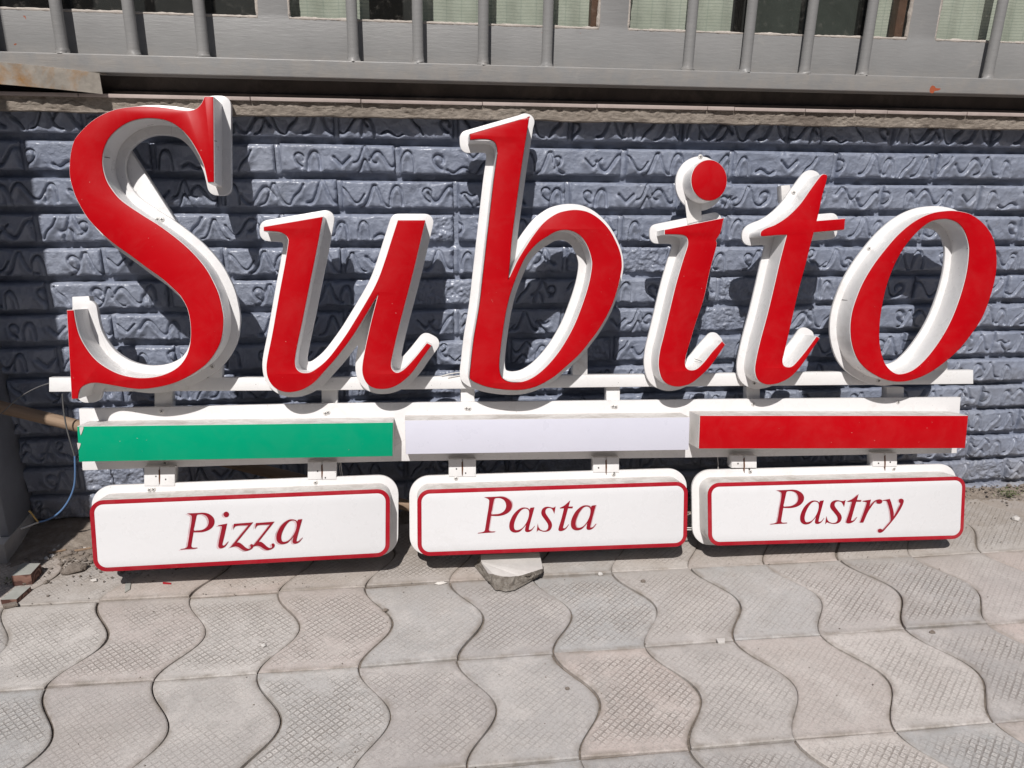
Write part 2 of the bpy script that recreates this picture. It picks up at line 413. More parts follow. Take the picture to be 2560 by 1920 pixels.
def grow(loops, d, cell=.0025):
    """outlines pushed out by d with rounded corners: level set of the distance to the outline"""
    seg = []
    for lp in loops:
        a = np.array(lp); seg.append(np.stack([a, np.roll(a, -1, 0)], 1))
    S = np.concatenate(seg); A = S[:, 0]; B = S[:, 1]-A; BB = (B**2).sum(1)+1e-12
    lo = S.reshape(-1, 2).min(0)-d-4*cell; hi = S.reshape(-1, 2).max(0)+d+4*cell
    xs = np.arange(lo[0], hi[0], cell); ys = np.arange(lo[1], hi[1], cell)
    D = np.empty((len(ys), len(xs)))
    for j, y in enumerate(ys):
        P = np.stack([xs, np.full_like(xs, y)], 1)
        t = np.clip(((P[:, None]-A[None])*B[None]).sum(-1)/BB, 0, 1)
        dd = np.sqrt((((P[:, None]-A[None]-B[None]*t[..., None])**2).sum(-1)).min(1))
        y0, y1, x0 = S[:, 0, 1], S[:, 1, 1], S[:, 0, 0]
        cr = (y0 <= y) != (y1 <= y)
        xi = x0[cr]+(y-y0[cr])/(y1[cr]-y0[cr])*B[cr, 0]
        ins = ((xi[None] > xs[:, None]).sum(1) % 2) == 1
        D[j] = np.where(ins, -dd, dd)
    D -= d
    pts = {}; nxt = {}
    def ep(j, i, j2, i2):
        key = (j, i, j2, i2)
        if key not in pts:
            a, b = D[j, i], D[j2, i2]; t = a/(a-b)
            pts[key] = (xs[i]+(xs[i2]-xs[i])*t, ys[j]+(ys[j2]-ys[j])*t)
        return key
    ny, nx = D.shape; IN = D < 0
    code = IN[:-1, :-1]*1+IN[:-1, 1:]*2+IN[1:, 1:]*4+IN[1:, :-1]*8
    T = {1: ['LB'], 2: ['BR'], 3: ['LR'], 4: ['RT'], 5: ['LT', 'RB'], 6: ['BT'], 7: ['LT'], 8: ['TL'], 9: ['TB'], 10: ['TR', 'BL'], 11: ['TR'], 12: ['RL'], 13: ['RB'], 14: ['BL']}
    for j, i in zip(*np.nonzero((code > 0) & (code < 15))):
        e = {'B': (j, i, j, i+1), 'R': (j, i+1, j+1, i+1), 'T': (j+1, i, j+1, i+1), 'L': (j, i, j+1, i)}
        for ab in T[int(code[j, i])]: nxt.setdefault(ep(*e[ab[0]]), []).append(ep(*e[ab[1]]))
    adj = {}
    for a, bs in nxt.items():
        for b in bs: adj.setdefault(a, []).append(b); adj.setdefault(b, []).append(a)
    out = []; seen = set()
    for st in adj:
        if st in seen: continue
        lp = [st]; seen.add(st); cur = st
        while True:
            c = [q for q in adj[cur] if q not in seen]
            if not c: break
            cur = c[0]; seen.add(cur); lp.append(cur)
        if len(lp) > 12:
            a = np.array([pts[q] for q in lp])
            for _ in range(3): a = (np.roll(a, 1, 0)+a*2+np.roll(a, -1, 0))/4
            out.append([tuple(q) for q in a[::2]])
    return out

def vnoise(x, y, scale, seed=0, octaves=1, gain=.5):
    g = np.random.default_rng(seed).random((64, 64)); out = 0; amp = 1; tot = 0
    for o in range(octaves):
        u = x*scale*(2**o)+17.3*o; v = y*scale*(2**o)+9.1*o
        iu = np.floor(u).astype(int); iv = np.floor(v).astype(int); fu = u-iu; fv = v-iv
        fu = fu*fu*(3-2*fu); fv = fv*fv*(3-2*fv)
        a = g[iv % 64, iu % 64]; b = g[iv % 64, (iu+1) % 64]; c = g[(iv+1) % 64, iu % 64]; d = g[(iv+1) % 64, (iu+1) % 64]
        out = out+amp*((a*(1-fu)+b*fu)*(1-fv)+(c*(1-fu)+d*fu)*fv); tot += amp; amp *= gain
    return out/tot*2-1

# ------------------------------------------------------------------ large structure: ground
me = mesh("ground", [(-40, -40, -.012), (40, -40, -.012), (40, 0.0, -.012), (-40, 0.0, -.012)], [(0, 1, 2, 3)])
tag(link("ground", me, M['dirt']), kind="structure")
me = mesh("added_dark_road", [(-40, -30, -.006), (40, -30, -.006), (40, -2.3, -.006), (-40, -2.3, -.006)], [(0, 1, 2, 3)])
tag(link("added_dark_road", me, simple("asphalt", (.05, .05, .052), .9, .3, 60, 120, .003)), kind="structure")  # unseen dark strip added behind the camera to lessen bounce onto the wall
me = mesh("pavement", [(-1.35, -2.2, -.0055), (2.2, -2.2, -.0055), (2.2, .015, -.0055), (-1.35, .015, -.0055)], [(0, 1, 2, 3)])
pavement = tag(link("pavement", me, simple('joint_grit', (.17, .142, .118), .95, .5, 60, 240, .003)), kind="structure")

# unseen block added behind the camera to cut sky light and deepen shadows
me = box_mesh("unseen_sky_blocker", -32, 32, -22, -12.5, 0, 7.6)
opp = tag(link("unseen_sky_blocker", me, simple("dull_render", (.20, .19, .18), .85, .15, 2)), kind="structure")
wm_ = box_mesh("window", -.7, .7, -.06, .0, -.8, .8); wm_.materials.append(simple("blocker_window_glass", (.03, .035, .04), .15))  # windows only dress the added block
for fl in range(2):
    for i in range(16):
        o = bpy.data.objects.new("window", wm_); col.objects.link(o); o.parent = opp; o.location = (-30+i*4.0, -12.44, 2.3+fl*3.3)

TW, TH = .1753, .2505
def bulge(t): return .058*math.sin(math.pi*(t**1.05))**2
def tile_mesh():
    gx, gy = .0015/TW, .0016/TH
    ss = [gx, gx+.012, gx+.03, gx+.075, .5, 1-gx-.075, 1-gx-.03, 1-gx-.012, 1-gx]
    ts = [gy, gy+.009, gy+.02, gy+.05]+[.08+.84*i/22 for i in range(23)]+[1-gy-.05, 1-gy-.02, 1-gy-.009, 1-gy]
    v = []; rim = []; f = []
    for t in ts:
        for s in ss:
            e = min((s-gx)*TW, (1-gx-s)*TW, (t-gy)*TH, (1-gy-t)*TH)
            z = -.0016*max(0, 1-e/.0032)**2
            v.append(((s-.5)*TW+bulge(t)-.029, (.5-t)*TH, z)); rim.append(max(0, min(1, 1-(e-.003)/.011)))
    nx, ny = len(ss), len(ts)
    for j in range(ny-1):
        for i in range(nx-1):
            a = j*nx+i; f.append((a, a+nx, a+nx+1, a+1))
    bd = [i for i in range(nx)]+[j*nx+nx-1 for j in range(1, ny)]+[(ny-1)*nx+i for i in range(nx-2, -1, -1)]+[j*nx for j in range(ny-2, 0, -1)]
    b0 = len(v)
    for i in bd: v.append((v[i][0], v[i][1], -.03)); rim.append(1)
    L = len(bd)
    for i in range(L): f.append((bd[i], bd[(i+1) % L], b0+(i+1) % L, b0+i))
    me = mesh("paving_tile", v, f)
    at = me.attributes.new("rim", 'FLOAT', 'POINT'); at.data.foreach_set("value", rim)
    return me
tm = tile_mesh(); tm.materials.append(M['tile'])
y_line = -.306+TH
for r_ in range(0, 8):
    yc = y_line-TH*(r_+.5)
    for k in range(-5, 14):
        xc = -.278+TW*(k+.5)
        o = bpy.data.objects.new("paving_tile", tm); col.objects.link(o); o.parent = pavement
        h = rnd.uniform(-.0022, .0022); o.location = (xc+.029+rnd.uniform(-.0016, .0016), yc+rnd.uniform(-.0018, .0018), h)
        o.rotation_euler = (R(rnd.uniform(-.7, .7)), R(rnd.uniform(-.8, .8)), R(rnd.uniform(-.5, .5)))

# ------------------------------------------------------------------ brick wall
BP, CP, BW, BH = .2464, .0715, .2345, .0560
X0B = -.016; ZT = .8655
def joint_x(k):                     # one joint of course k (k=0 is the first full course under the ledge course)
    return X0B if k % 2 == 0 else X0B+BP/2
nx, nz = 760, 230
xs = np.linspace(-1.15, 2.05, nx); zs = np.linspace(-.06, .93, nz); X, Z = np.meshgrid(xs, zs)
Y = np.full_like(X, .0190)
ck = np.floor((ZT+.0065-Z)/CP).astype(int)
jx = np.where(ck % 2 == 0, X0B, X0B+BP/2)
dx = np.abs((X-jx+BP/2) % BP-BP/2)
dz = (ZT+.0065-Z)/CP-ck
inrow = (dz > .10) & (dz < .90)
Y = Y-np.where(inrow, .0100*np.clip(1.25-dx/.010, 0, 1), 0)
Y += vnoise(X, Z, 60, 3, 4)*.0026+vnoise(X, Z, 14, 4, 2)*.0015
wall = link("brick_wall", grid_mesh("brick_wall", X, Y, Z), M['brick'])
tag(wall, "low wall of slate blue painted bricks with embossed squiggles, behind the sign", "wall")
me = box_mesh("wall_core", -1.15, 2.05, .032, .25, -.1, .93)
link("wall_core", me, M['interior'], wall)

def seg_dist(X, Z, P):
    P = np.array(P); A = P[:-1]; B = P[1:]-A; BB = (B**2).sum(1)+1e-12
    q = np.stack([X.ravel(), Z.ravel()], 1)
    t = np.clip(((q[:, None]-A[None])*B[None]).sum(-1)/BB, 0, 1)
    return np.sqrt((((q[:, None]-A[None]-B[None]*t[..., None])**2).sum(-1)).min(1)).reshape(X.shape)
def motif(kind, x, z, s, fl):
    t = np.linspace(0, 1, 14)
    if kind == 0:    # hump
        px = (t-.5)*.052; pz = .038*np.exp(-((t-.5)/.21)**2)-.018
    elif kind == 1:  # long S
        px = (t-.5)*.060; pz = .015*np.sin((t-.5)*2*math.pi*1.05)
    elif kind == 2:  # narrow arch
        a = math.pi*t; px = -.011*np.cos(a)*(1+.25*t); pz = .036*np.sin(a)**.8-.020
    elif kind == 3:  # hook
        a = t*4.2; px = .006+.017*np.cos(a)*(1-.25*t)+.02*t; pz = .013*np.sin(a)
    elif kind == 4:  # slanting stroke
        px = (t-.5)*.024; pz = (t-.5)*.036+.003*np.sin(t*6)
    elif kind == 5:  # short lying wave
        px = (t-.5)*.040; pz = .005*np.sin(t*math.pi*2)-.014
    else:            # v shape
        px = (t-.5)*.030; pz = .030*np.abs(t-.5)-.008
    return np.stack([x+px*s*fl, z+pz*s], 1)
def brick_mesh(seed, rough=0.0, w=BW):
    g = np.random.default_rng(seed); h = BH
    nx, nz = int(w/.0019), 33
    ex = np.concatenate([[0, .0008, .002, .0038], np.linspace(.006, w-.006, nx-8), [w-.0038, w-.002, w-.0008, w]])-w/2
    ez = np.concatenate([[0, .0008, .002, .0038], np.linspace(.006, h-.006, nz-8), [h-.0038, h-.002, h-.0008, h]])-h/2
    X, Z = np.meshgrid(ex, ez)
    e = np.minimum.reduce([w/2-np.abs(X)+vnoise(X, Z, 60, seed+5, 3)*.0030, h/2-np.abs(Z)+vnoise(X, Z, 62, seed+9, 3, .6)*.0026])
    H = -.0062*np.clip(1-e/.0048, 0, 1)**1.8
    kinds = list(g.permutation([0, 1, 2, 3, 0, 4, 1, 2, 5, 6]))
    x = -w/2+.022; out = np.zeros_like(X); lift = np.zeros_like(X)
    while x < w/2-.012:
        for zz in ((g.uniform(-.016, -.010), g.uniform(.008, .014)) if g.random() < .25 else (g.uniform(-.004, .003),)):
            kd = int(kinds.pop(0)) if kinds else int(g.integers(0, 7)); kinds.append(kd)
            P = motif(kd, x+g.uniform(-.008, .008), zz, g.uniform(1.0, 1.22) if abs(zz) < .005 else g.uniform(.7, .95), 1 if g.random() < .6 else -1)
            d = seg_dist(X, Z, P)
            up = seg_dist(X, Z, P+np.array([0, -.0085]))
            out = np.maximum(out, np.exp(-(d/(.0023+.0009*math.sin(x*90)))**2)); lift = np.maximum(lift, np.exp(-(up/.0078)**2))
        x += g.uniform(.040, .054)
    H = H-out*.0098+lift*.0048+vnoise(X, Z, 38, seed+40, 1)*.0012
    H += vnoise(X, Z, 28, seed, 3)*.0020+vnoise(X, Z, 120, seed+1, 3)*.0011
    if rough:
        msk = np.clip((vnoise(X, Z, 9, seed+2, 2)+rough)*3, 0, 1) if rough < 1 else 1.0
        rg = vnoise(X, Z, 70, seed+3, 4, .65)*.0065+vnoise(X, Z, 260, seed+4, 2)*.0016-.0045
        H = H*(1-msk)+(rg-.0045*np.clip(1-e/.006, 0, 1)**2)*msk
    chip = np.clip((vnoise(X, Z, 34, seed+12, 3)-.30)*5, 0, 1)*np.clip(1-e/.012, 0, 1)
    H -= chip*.005
    Xo = np.pad(X, 1, mode='edge'); Zo = np.pad(Z, 1, mode='edge'); Yo = np.pad(-H, 1, mode='edge')
    Yo[0], Yo[-1] = .024, .024; Yo[:, 0], Yo[:, -1] = .024, .024
    me = grid_mesh("brick", Xo, Yo, Zo); me.materials.append(M['brick']); return me
full = [brick_mesh(40+i) for i in range(22)]
rough = [brick_mesh(90, 1.2), brick_mesh(91, .15), brick_mesh(92, .35), brick_mesh(93, .1), brick_mesh(94, 1.2)]
halfr = [brick_mesh(95, 1.2, BW/2-.006), brick_mesh(96, .4, BW/2-.006)]
halff = [brick_mesh(97, 0, BW/2-.006)]
special = {(3, 1): rough[0], (2, 0): 'split', (4, 0): rough[1], (4, 3): rough[0], (6, 1): rough[2], (5, 2): rough[3], (10, -3): rough[1], (11, 5): rough[2], (7, -1): rough[3]}
def place_brick(me, x, z):
    o = bpy.data.objects.new("brick", me); col.objects.link(o); o.parent = wall
    o.location = (x, rnd.uniform(-.0018, .0018), z+rnd.uniform(-.001, .001)); o.rotation_euler = (R(rnd.uniform(-.8, .8)), R(rnd.uniform(-.35, .35)), R(rnd.uniform(-.35, .35)))
last = None
for k in range(-1, 13):
    for i in range(-5, 8):
        x = joint_x(k)+BP*(i+.5)
        if x < -1.05 or x > 1.95: continue
        z = ZT-CP*k-BH/2
        sp_ = special.get((k, i))
        if sp_ == 'split':
            place_brick(halfr[0], x-BP/4, z); place_brick(halff[0], x+BP/4, z); continue
        if sp_ is None:
            sp_ = rnd.choice([q for q in full if q is not last]); last = sp_
            if k >= 10 and rnd.random() < .45: sp_ = rnd.choice(rough[1:4])
        place_brick(sp_, x, z)

# ------------------------------------------------------------------ ledge over the bricks
ledge = link("window_ledge", box_mesh("window_ledge", -1.15, 2.05, -.016, .2, .936, .9455), M['sill'])
tag(ledge, "long rough concrete sill with pale pink tile lip, on top of the brick wall", "window sill")
nx, nz = 900, 22
xs = np.linspace(-1.15, 2.05, nx); zs = np.linspace(0, 1, nz); X, T = np.meshgrid(xs, zs)
Zl = .9195+T*.030+vnoise(X, X*0, 18, 21, 4)*.0022*(1-T); Y = -.0275+vnoise(X, T*.03, 90, 22, 4, .65)*.0042+vnoise(X, T*.03, 14, 23, 3)*.002
Y[0] = .01; Y[1] = Y[1]*.6
link("concrete_edge", grid_mesh("concrete_edge", X, Y, Zl), M['sill'], ledge)
lips = [-1.15, -.93, -.62, -.30, -.085, .16, .40, .64, .70, .86, .975, 1.05, 1.24, 1.45, 1.75, 2.05]
for a, b in zip(lips, lips[1:]):
    link("lip_tile", box_mesh("lip_tile", a+.0008, b-.0008, -.0335-rnd.uniform(0, .0015), .0, .9498, .957+rnd.uniform(-.0006, .0006), .001), M['lip'], ledge)
me = box_mesh("recess_channel", -1.15, 2.05, -.003, .02, .957, .996)
ch = link("dark_channel", me, M['dark']); tag(ch, "dark brown recessed channel between the sill and the grille rail", "channel")
link("channel_lip", box_mesh("channel_lip", -1.15, 2.05, -.012, -.003, .957, .9625, .001), M['dark'], ch)

# ------------------------------------------------------------------ steel window panel, panes, nets behind
def rrect(x0, z0, x1, z1, r, n=6):
    pts = []
    for cx, cz, a0 in ((x1-r, z1-r, 0), (x0+r, z1-r, 90), (x0+r, z0+r, 180), (x1-r, z0+r, 270)):
        for i in range(n+1): a = R(a0+90*i/n); pts.append((cx+r*math.cos(a), cz+r*math.sin(a)))
    return pts
YP = -.005
def wx(px, py): return float(on_wall(px, py, YP)[0])
def wz(px, py): return float(on_wall(px, py, YP)[2])
wins = [(-1.6, wx(643, 34)), (wx(722, 36), wx(1497, 62)), (wx(1571, 64), wx(2268, 90)), (wx(2338, 95), 2.02)]
WZ = (wz(300, 33)+wz(1000, 46)+wz(1700, 78)+wz(2400, 108))/4
loops = [[(-1.2, .990), (2.1, .990), (2.1, 1.75), (-1.2, 1.75)]]
for a, b in wins: loops.append(rrect(max(a, -1.1), WZ, b, 1.66, .011)[::-1])
me = slab("steel_panel", loops, -.007, .005, .0008)
me.transform(Matrix.Rotation(R(90), 4, 'X'))
panel = link("steel_window_wall", me, M['grey'])
tag(panel, "grey painted steel window wall with rounded openings, above the ledge", "window wall")
for n_, (a, b) in enumerate(wins):
    a = max(a, -1.1)
    me = box_mesh("window_pane", a-.004, b+.004, .0005, .0035, WZ-.004, 1.665)
    pane = link("window_pane", me, M['glass'], panel)
    # uneven bead of cracked putty round the opening
    nn = 240; tt = np.linspace(0, 1, nn); path = []
    Wd = b-a
    for t_ in tt:
        d = t_*(Wd+.30)
        if d < .15: path.append((a, WZ+.15-d, 1, 0))
        elif d < .15+Wd: path.append((a+d-.15, WZ, 0, 1))
        else: path.append((b, WZ+d-.15-Wd, -1, 0))
    v = []; f = []
    for i, (px, pz, ix, iz) in enumerate(path):
        n1 = float(vnoise(np.array([px]), np.array([pz]), 45, 31+n_, 3)[0]); n2 = float(vnoise(np.array([px]), np.array([pz]), 160, 51+n_, 2)[0])
        wd = .0030+.0022*n1+.0012*n2; th = .0014+.0012*n2
        v += [(px-ix*wd*.7, YP+.0003, pz-iz*wd*.7), (px-ix*wd*.3, YP-max(.0002, th*.6), pz-iz*wd*.3), (px+ix*wd*.8, YP-.0002, pz+iz*wd*.8), (px+ix*wd*1.0, .0007, pz+iz*wd*1.0)]
        if i: c = (i-1)*4; f += [(c+q, c+q+1, c+q+5, c+q+4) for q in range(3)]
    me = mesh("putty_bead", v, f, smooth=True); link("putty_bead", me, M['putty'], pane)
for px, lab in ((1489, "brown strip of inner window frame behind the second pane"), (2256, "brown strip of inner window frame behind the third pane")):
    x = wx(px, 60); o = link("inner_frame", box_mesh("inner_frame", x-.008, x+.010, .006, .030, WZ-.01, 1.70, .001), M['brown_frame'], panel); o["label"] = lab
def curtain(px0, px1, y, lab, mt='curtain', depth=.004):
    x0, x1 = float(on_wall(px0, 40, y)[0]), float(on_wall(px1, 40, y)[0])
    nx = max(6, int((x1-x0)/.006)); X, Z = np.meshgrid(np.linspace(x0, x1, nx), np.linspace(1.0, 1.72, 12))
    Y = y+np.sin(X*95+Z*3)*depth+vnoise(X, Z, 9, int(px0), 2)*.004
    me = grid_mesh("window_net", X, Y, Z)
    o = link("window_net", me, M[mt]); tag(o, lab, "window net", "pale green nets hung behind the window panes" if mt == 'curtain' else None)
curtain(712, 924, .045, "pale green net at the left end of the second window, left of the dark gap")
curtain(1030, 1500, .045, "wide pale green net filling the right part of the second window")
curtain(1560, 1831, .045, "pale green net at the left end of the third window behind scratched glass")
curtain(2172, 2262, .045, "narrow pale green net at the right end of the third window beside a brown frame")
curtain(2325, 2700, .045, "pale green net in the far right window with a dark seam")
me = box_mesh("hanging_board", float(on_wall(1885, 40, .06)[0]), float(on_wall(2150, 40, .06)[0]), .060, .066, 1.0, 1.7)
tag(link("hanging_board", me, simple("olive_grey_board", (.045, .052, .045), .5, .25, 10)), "dark olive board standing behind the middle of the third window", "board")
me = box_mesh("interior_room", -1.3, 2.3, .26, .30, .9, 1.9); tag(link("interior_wall", me, M['interior']), kind="structure")

# ------------------------------------------------------------------ grille: rail and round bars
rail = link("window_grille", box_mesh("grille_rail", -1.15, 2.05, -.044, -.0055, .9945, 1.0272, .0022, 3), M['grey'])
tag(rail, "grey window grille of round bars welded to a flat bottom rail, above the ledge", "window grille")
bars_x = [-.893, -.765, -.637, -.509, -.381, -.096, .031, .161, .291, .590, .716, .848, .980, 1.274, 1.402, 1.53, 1.66]
def bar_mesh(seed):
    n = 14; rows = []; zz = [0, .0015, .004, .007, .011, .018, .03, .06, .1, .2, .35, .6]
    g = random.Random(seed); v = []; f = []
    for z in zz:
        rr = .0108+(.0032*math.exp(-z/.0045))
        for i in range(n):
            a = 2*math.pi*i/n; k = 1+(.22*math.exp(-z/.006))*g.uniform(-1, 1)
            v.append((rr*k*math.cos(a), rr*k*math.sin(a), z-.0004))
    for j in range(len(zz)-1):
        for i in range(n): f.append((j*n+i, j*n+(i+1) % n, (j+1)*n+(i+1) % n, (j+1)*n+i))
    f.append(tuple(range((len(zz)-1)*n, len(zz)*n)))
    me = mesh("grille_bar", v, f, smooth=True); me.materials.append(M['grey']); return me
bmz = [bar_mesh(i) for i in range(5)]
for i, x in enumerate(bars_x):
    o = bpy.data.objects.new("bar", bmz[i % 5]); col.objects.link(o); o.parent = rail; o.location = (x, -.0295, 1.0272); o.rotation_euler = (0, 0, i*1.3)
    o.rotation_euler[2] = i*1.3
p = on_wall(2335, 226, -.045)
me = slab("paint_chip", [outline("0,0 8,-2 12,3 22,5 26,9 14,10 9,14 2,15 -2,8")], 0, .0004)
me.transform(Matrix.Rotation(R(90), 4, 'X') @ Matrix.Scale(.0009, 4)); me.transform(Matrix.Translation((p[0]-.008, -.0441, p[2]-.004)))
o = link("paint_chip", me, simple("red_primer", (.36, .085, .035), .7), rail); o["label"] = "chip in the rail paint showing red primer"

# ------------------------------------------------------------------ left: post base, step, gate post
pil = link("door_pillar", box_mesh("door_pillar", -1.35, -.872, -.11, .05, .045, 1.9, .003), M['post_grey'])
tag(pil, "dull grey painted door pillar at the left end of the brick wall", "pillar")
step = link("door_step", box_mesh("door_step", -1.4, -.870, -.14, .02, -.02, .045, .004), M['rubble'])
tag(step, "low concrete step under the grey door pillar", "step")
gp = link("gate_post", box_mesh("gate_post", -1.005, -.905, -.53, -.48, -.02, 2.4, .003), M['post_grey'])
tag(gp, "tall square grey gate post standing out from the wall at far left", "post")

# ------------------------------------------------------------------ the leaning sign
sign = empty("shop_sign"); mw = Matrix.Identity(4)
for i in range(3): mw[i][0], mw[i][1], mw[i][2], mw[i][3] = SX[i], SV[i], -SN[i], SP0[i]
sign.matrix_world = mw
tag(sign, "dismantled shop sign with red italic letters, flag coloured bars and menu boxes, leaning on wall", "shop sign")
def part(name, me, mt, parent=sign, label=None):
    o = link(name, me, mt, parent)
    if label: o["label"] = label
    return o
PF = .003                        # front of the back plates
def quad(name, px, w0, w1, mt, parent=sign, bevel=.0012, label=None, r=None):
    lp = [on_sign(x, y, w1) for x, y in px]
    return part(name, slab(name, [lp], w0, w1, bevel), mt, parent, label)

S = [outline("1172,122c 1242,122c 1247,768c 1195,768c 1165,640 1120,540 1060,440 985,360 900,310 800,290 700,292 600,320 510,380 450,450 415,540 410,640 435,740 480,820 555,905 700,1005 850,1100 1000,1215 1110,1320 1190,1420 1240,1510 1280,1600 1305,1700 1318,1800 1305,1930 1265,2030 1190,2130 1080,2210 960,2270 830,2305 700,2320 600,2312 500,2295 400,2278 340,2274 290,2285 250,2310 232,2350 228,2392c 175,2395c 138,1725c 193,1723c 205,1800 230,1900 280,2000 360,2100 460,2170 560,2212 680,2232 800,2225 900,2195 980,2145 1035,2070 1062,1980 1068,1880 1060,1790 1040,1710 990,1620 920,1550 840,1480 740,1410 620,1320 480,1220 380,1130 290,1030 215,900 175,790 158,690 165,560 190,460 230,400 310,320 400,260 500,220 600,202 700,195 820,200 920,212 1000,225 1060,228 1110,212 1140,185 1158,155", 120, 200, 3)]
U = [outline("72,265c 672,162c 610,500 545,820 467,1210 420,1430 400,1540 392,1610 400,1670 430,1710 480,1726 550,1715 640,1655 720,1580 800,1480 900,1340 1000,1180 1090,1030 1170,890 1230,760 1290,590 1350,400 1415,198c 1697,198c 1580,700 1440,1240 1370,1540 1352,1640 1365,1695 1400,1722 1440,1715 1500,1670 1600,1560 1708,1425c 1760,1452c 1660,1590 1560,1730 1450,1830 1350,1880 1250,1893 1170,1880 1110,1840 1070,1770 1058,1680 1080,1530 1140,1250 1213,962c 1100,1150 1040,1250 960,1375 860,1510 780,1610 690,1710 600,1810 520,1870 430,1910 320,1925 230,1905 160,1855 115,1780 100,1690 110,1580 160,1330 230,930 285,640 318,430 315,385 290,350 240,325 170,315 72,310c", 640, 500, 3.998)]
B = [outline("175,297c 738,136 755,140 770,162 700,620 640,1060 600,1370 585,1560 568,1740c 620,1630 660,1550 740,1420 820,1300 920,1180 1040,1095 1150,1062 1260,1055 1370,1080 1480,1150 1580,1260 1650,1390 1690,1500 1703,1600 1695,1680 1660,1840 1590,2040 1480,2240 1370,2390 1270,2510 1150,2620 1020,2730 880,2810 760,2850 640,2862 500,2855 350,2830 240,2790 190,2760 173,2725 185,2600 215,2340 265,2050 300,1760 345,1360 380,1050 415,750 445,540 450,470 435,400 390,362 300,352 178,360c", 1130, 260, 3.998),
     outline("1150,1262 1240,1290 1310,1350 1360,1440 1390,1540 1396,1620 1370,1780 1310,1980 1220,2210 1110,2410 1000,2560 880,2680 760,2755 650,2780 560,2770 500,2730 478,2650 480,2540 500,2360 540,2100 590,1890 660,1700 740,1530 820,1420 860,1410 950,1330 1050,1275".replace("820,1420 860,1410", "850,1400"), 1130, 260, 3.998)]
I = [outline("285,855c 882,735c 850,880 806,960 808,1020 740,1275 680,1550 600,1790 550,1960 510,2090 495,2180 505,2235 550,2258 610,2245 680,2180 760,2080 862,1968c 895,2005c 820,2120 740,2230 660,2310 560,2390 470,2422 390,2427 310,2400 260,2350 232,2270 225,2180 240,2060 270,1940 330,1690 400,1400 470,1160 515,1020 515,950 490,920 430,908 285,905c", 1590, 360, 3.998)]
DOT = [[(1590+(732+181*math.cos(a))/4, 360+(362-207*math.sin(a))/4) for a in [2*math.pi*i/56 for i in range(56)]]]
T = [outline("1245,905 1255,870 1300,840 1400,800 1520,720 1640,600 1740,460 1820,350 1860,305 1890,300 1915,320 1900,400 1870,500 1840,640 1812,765c 2095,742c 2085,858c 1780,885c 1750,1000 1700,1200 1630,1460 1550,1810 1490,2070 1470,2160 1480,2210 1520,2228 1570,2215 1640,2140 1720,2040 1808,1920c 1842,1940c 1760,2060 1660,2210 1560,2320 1460,2380 1360,2407 1280,2400 1220,2360 1192,2290 1195,2190 1240,1980 1310,1720 1380,1430 1440,1170 1508,910c 1400,915 1265,924", 1590, 360, 3.998)]
O = [outline("1450,105 1560,110 1680,140 1790,215 1870,310 1920,420 1942,580 1930,760 1880,960 1800,1170 1690,1340 1560,1500 1400,1640 1250,1740 1100,1800 960,1820 830,1800 720,1750 620,1680 540,1580 490,1440 475,1290 490,1140 530,1000 600,830 700,660 820,500 960,340 1120,210 1290,130", 2007, 500, 3.998),
     outline("1400,192 1480,200 1560,240 1620,320 1655,430 1662,530 1640,720 1590,920 1520,1120 1440,1290 1340,1450 1220,1600 1100,1700 980,1738 900,1715 830,1640 790,1530 770,1400 772,1250 790,1100 830,900 890,720 960,570 1050,430 1180,290 1290,215", 2007, 500, 3.998)]
for nm, lps, wf, mg, th in (("S", S, .070, .0165, .014), ("u", U, .055, .0165, .010), ("b", B, .055, .0165, .007), ("i", I, .056, .0155, .007), ("dot", DOT, .056, .0150, .007), ("t", T, .060, .0160, .007), ("o", O, .060, .0150, .007)):
    loc = [to_sign(lp, wf) for lp in lps]
    what = "capital letter S" if nm == "S" else "round dot of the letter i" if nm == "dot" else "letter "+nm
    L = part("letter", slab("letter_box", loc, PF+.0002, wf-.0022), M['white'], sign, "red faced "+what)
    part("face", slab("letter_face", loc, wf-.002, wf, .0004, -.0009), M['red'], L)
    part("back_plate", slab("letter_plate", grow(loc, mg), PF-th, PF, .0008), M['plate'], L)

# rails and posts that carry the letters
for q, (x0, x1) in enumerate(((386, 431), (804, 844), (1152, 1187), (1516, 1550), (1867, 1900), (2217, 2260))):
    quad("post", [(x0, 968), (x1, 968), (x1, 1024), (x0, 1024)], -.046, -.0245, M['white'])
quad("letter_rail", [(122, 944), (810, 944), (1620, 936), (2434, 925), (2434, 960), (1620, 967), (810, 976), (122, 980)], -.034, -.0115, M['white'], bevel=.002)
for x0, x1, y0, y1 in ((521, 555, 895, 950), (1432, 1469, 862, 940), (2337, 2369, 895, 932)):
    quad("strut", [(x0, y0), (x1, y0), (x1, y1), (x0, y1)], -.034, -.0122, M['white'])
quad("strut", [(280, 372), (318, 366), (448, 566), (452, 620), (400, 600)], -.036, -.0118, M['white'], label="slanting tube behind the upper bend of the letter S")
quad("strut", [(180, 742), (222, 740), (230, 772), (181, 778)], -.036, -.0115, M['white'])
quad("strut", [(1953, 464), (1975, 462), (1982, 500), (1955, 506)], -.040, -.018, M['dusty_white'])
quad("strap", [(1712, 500), (1754, 500), (1754, 551), (1719, 560)], PF+.0001, PF+.003, M['dusty_white'], label="flat strap tying the dot to the letter i")
quad("strut", [(1993, 600), (2070, 580), (2070, 592), (1993, 612)], -.02, -.008, M['white'])

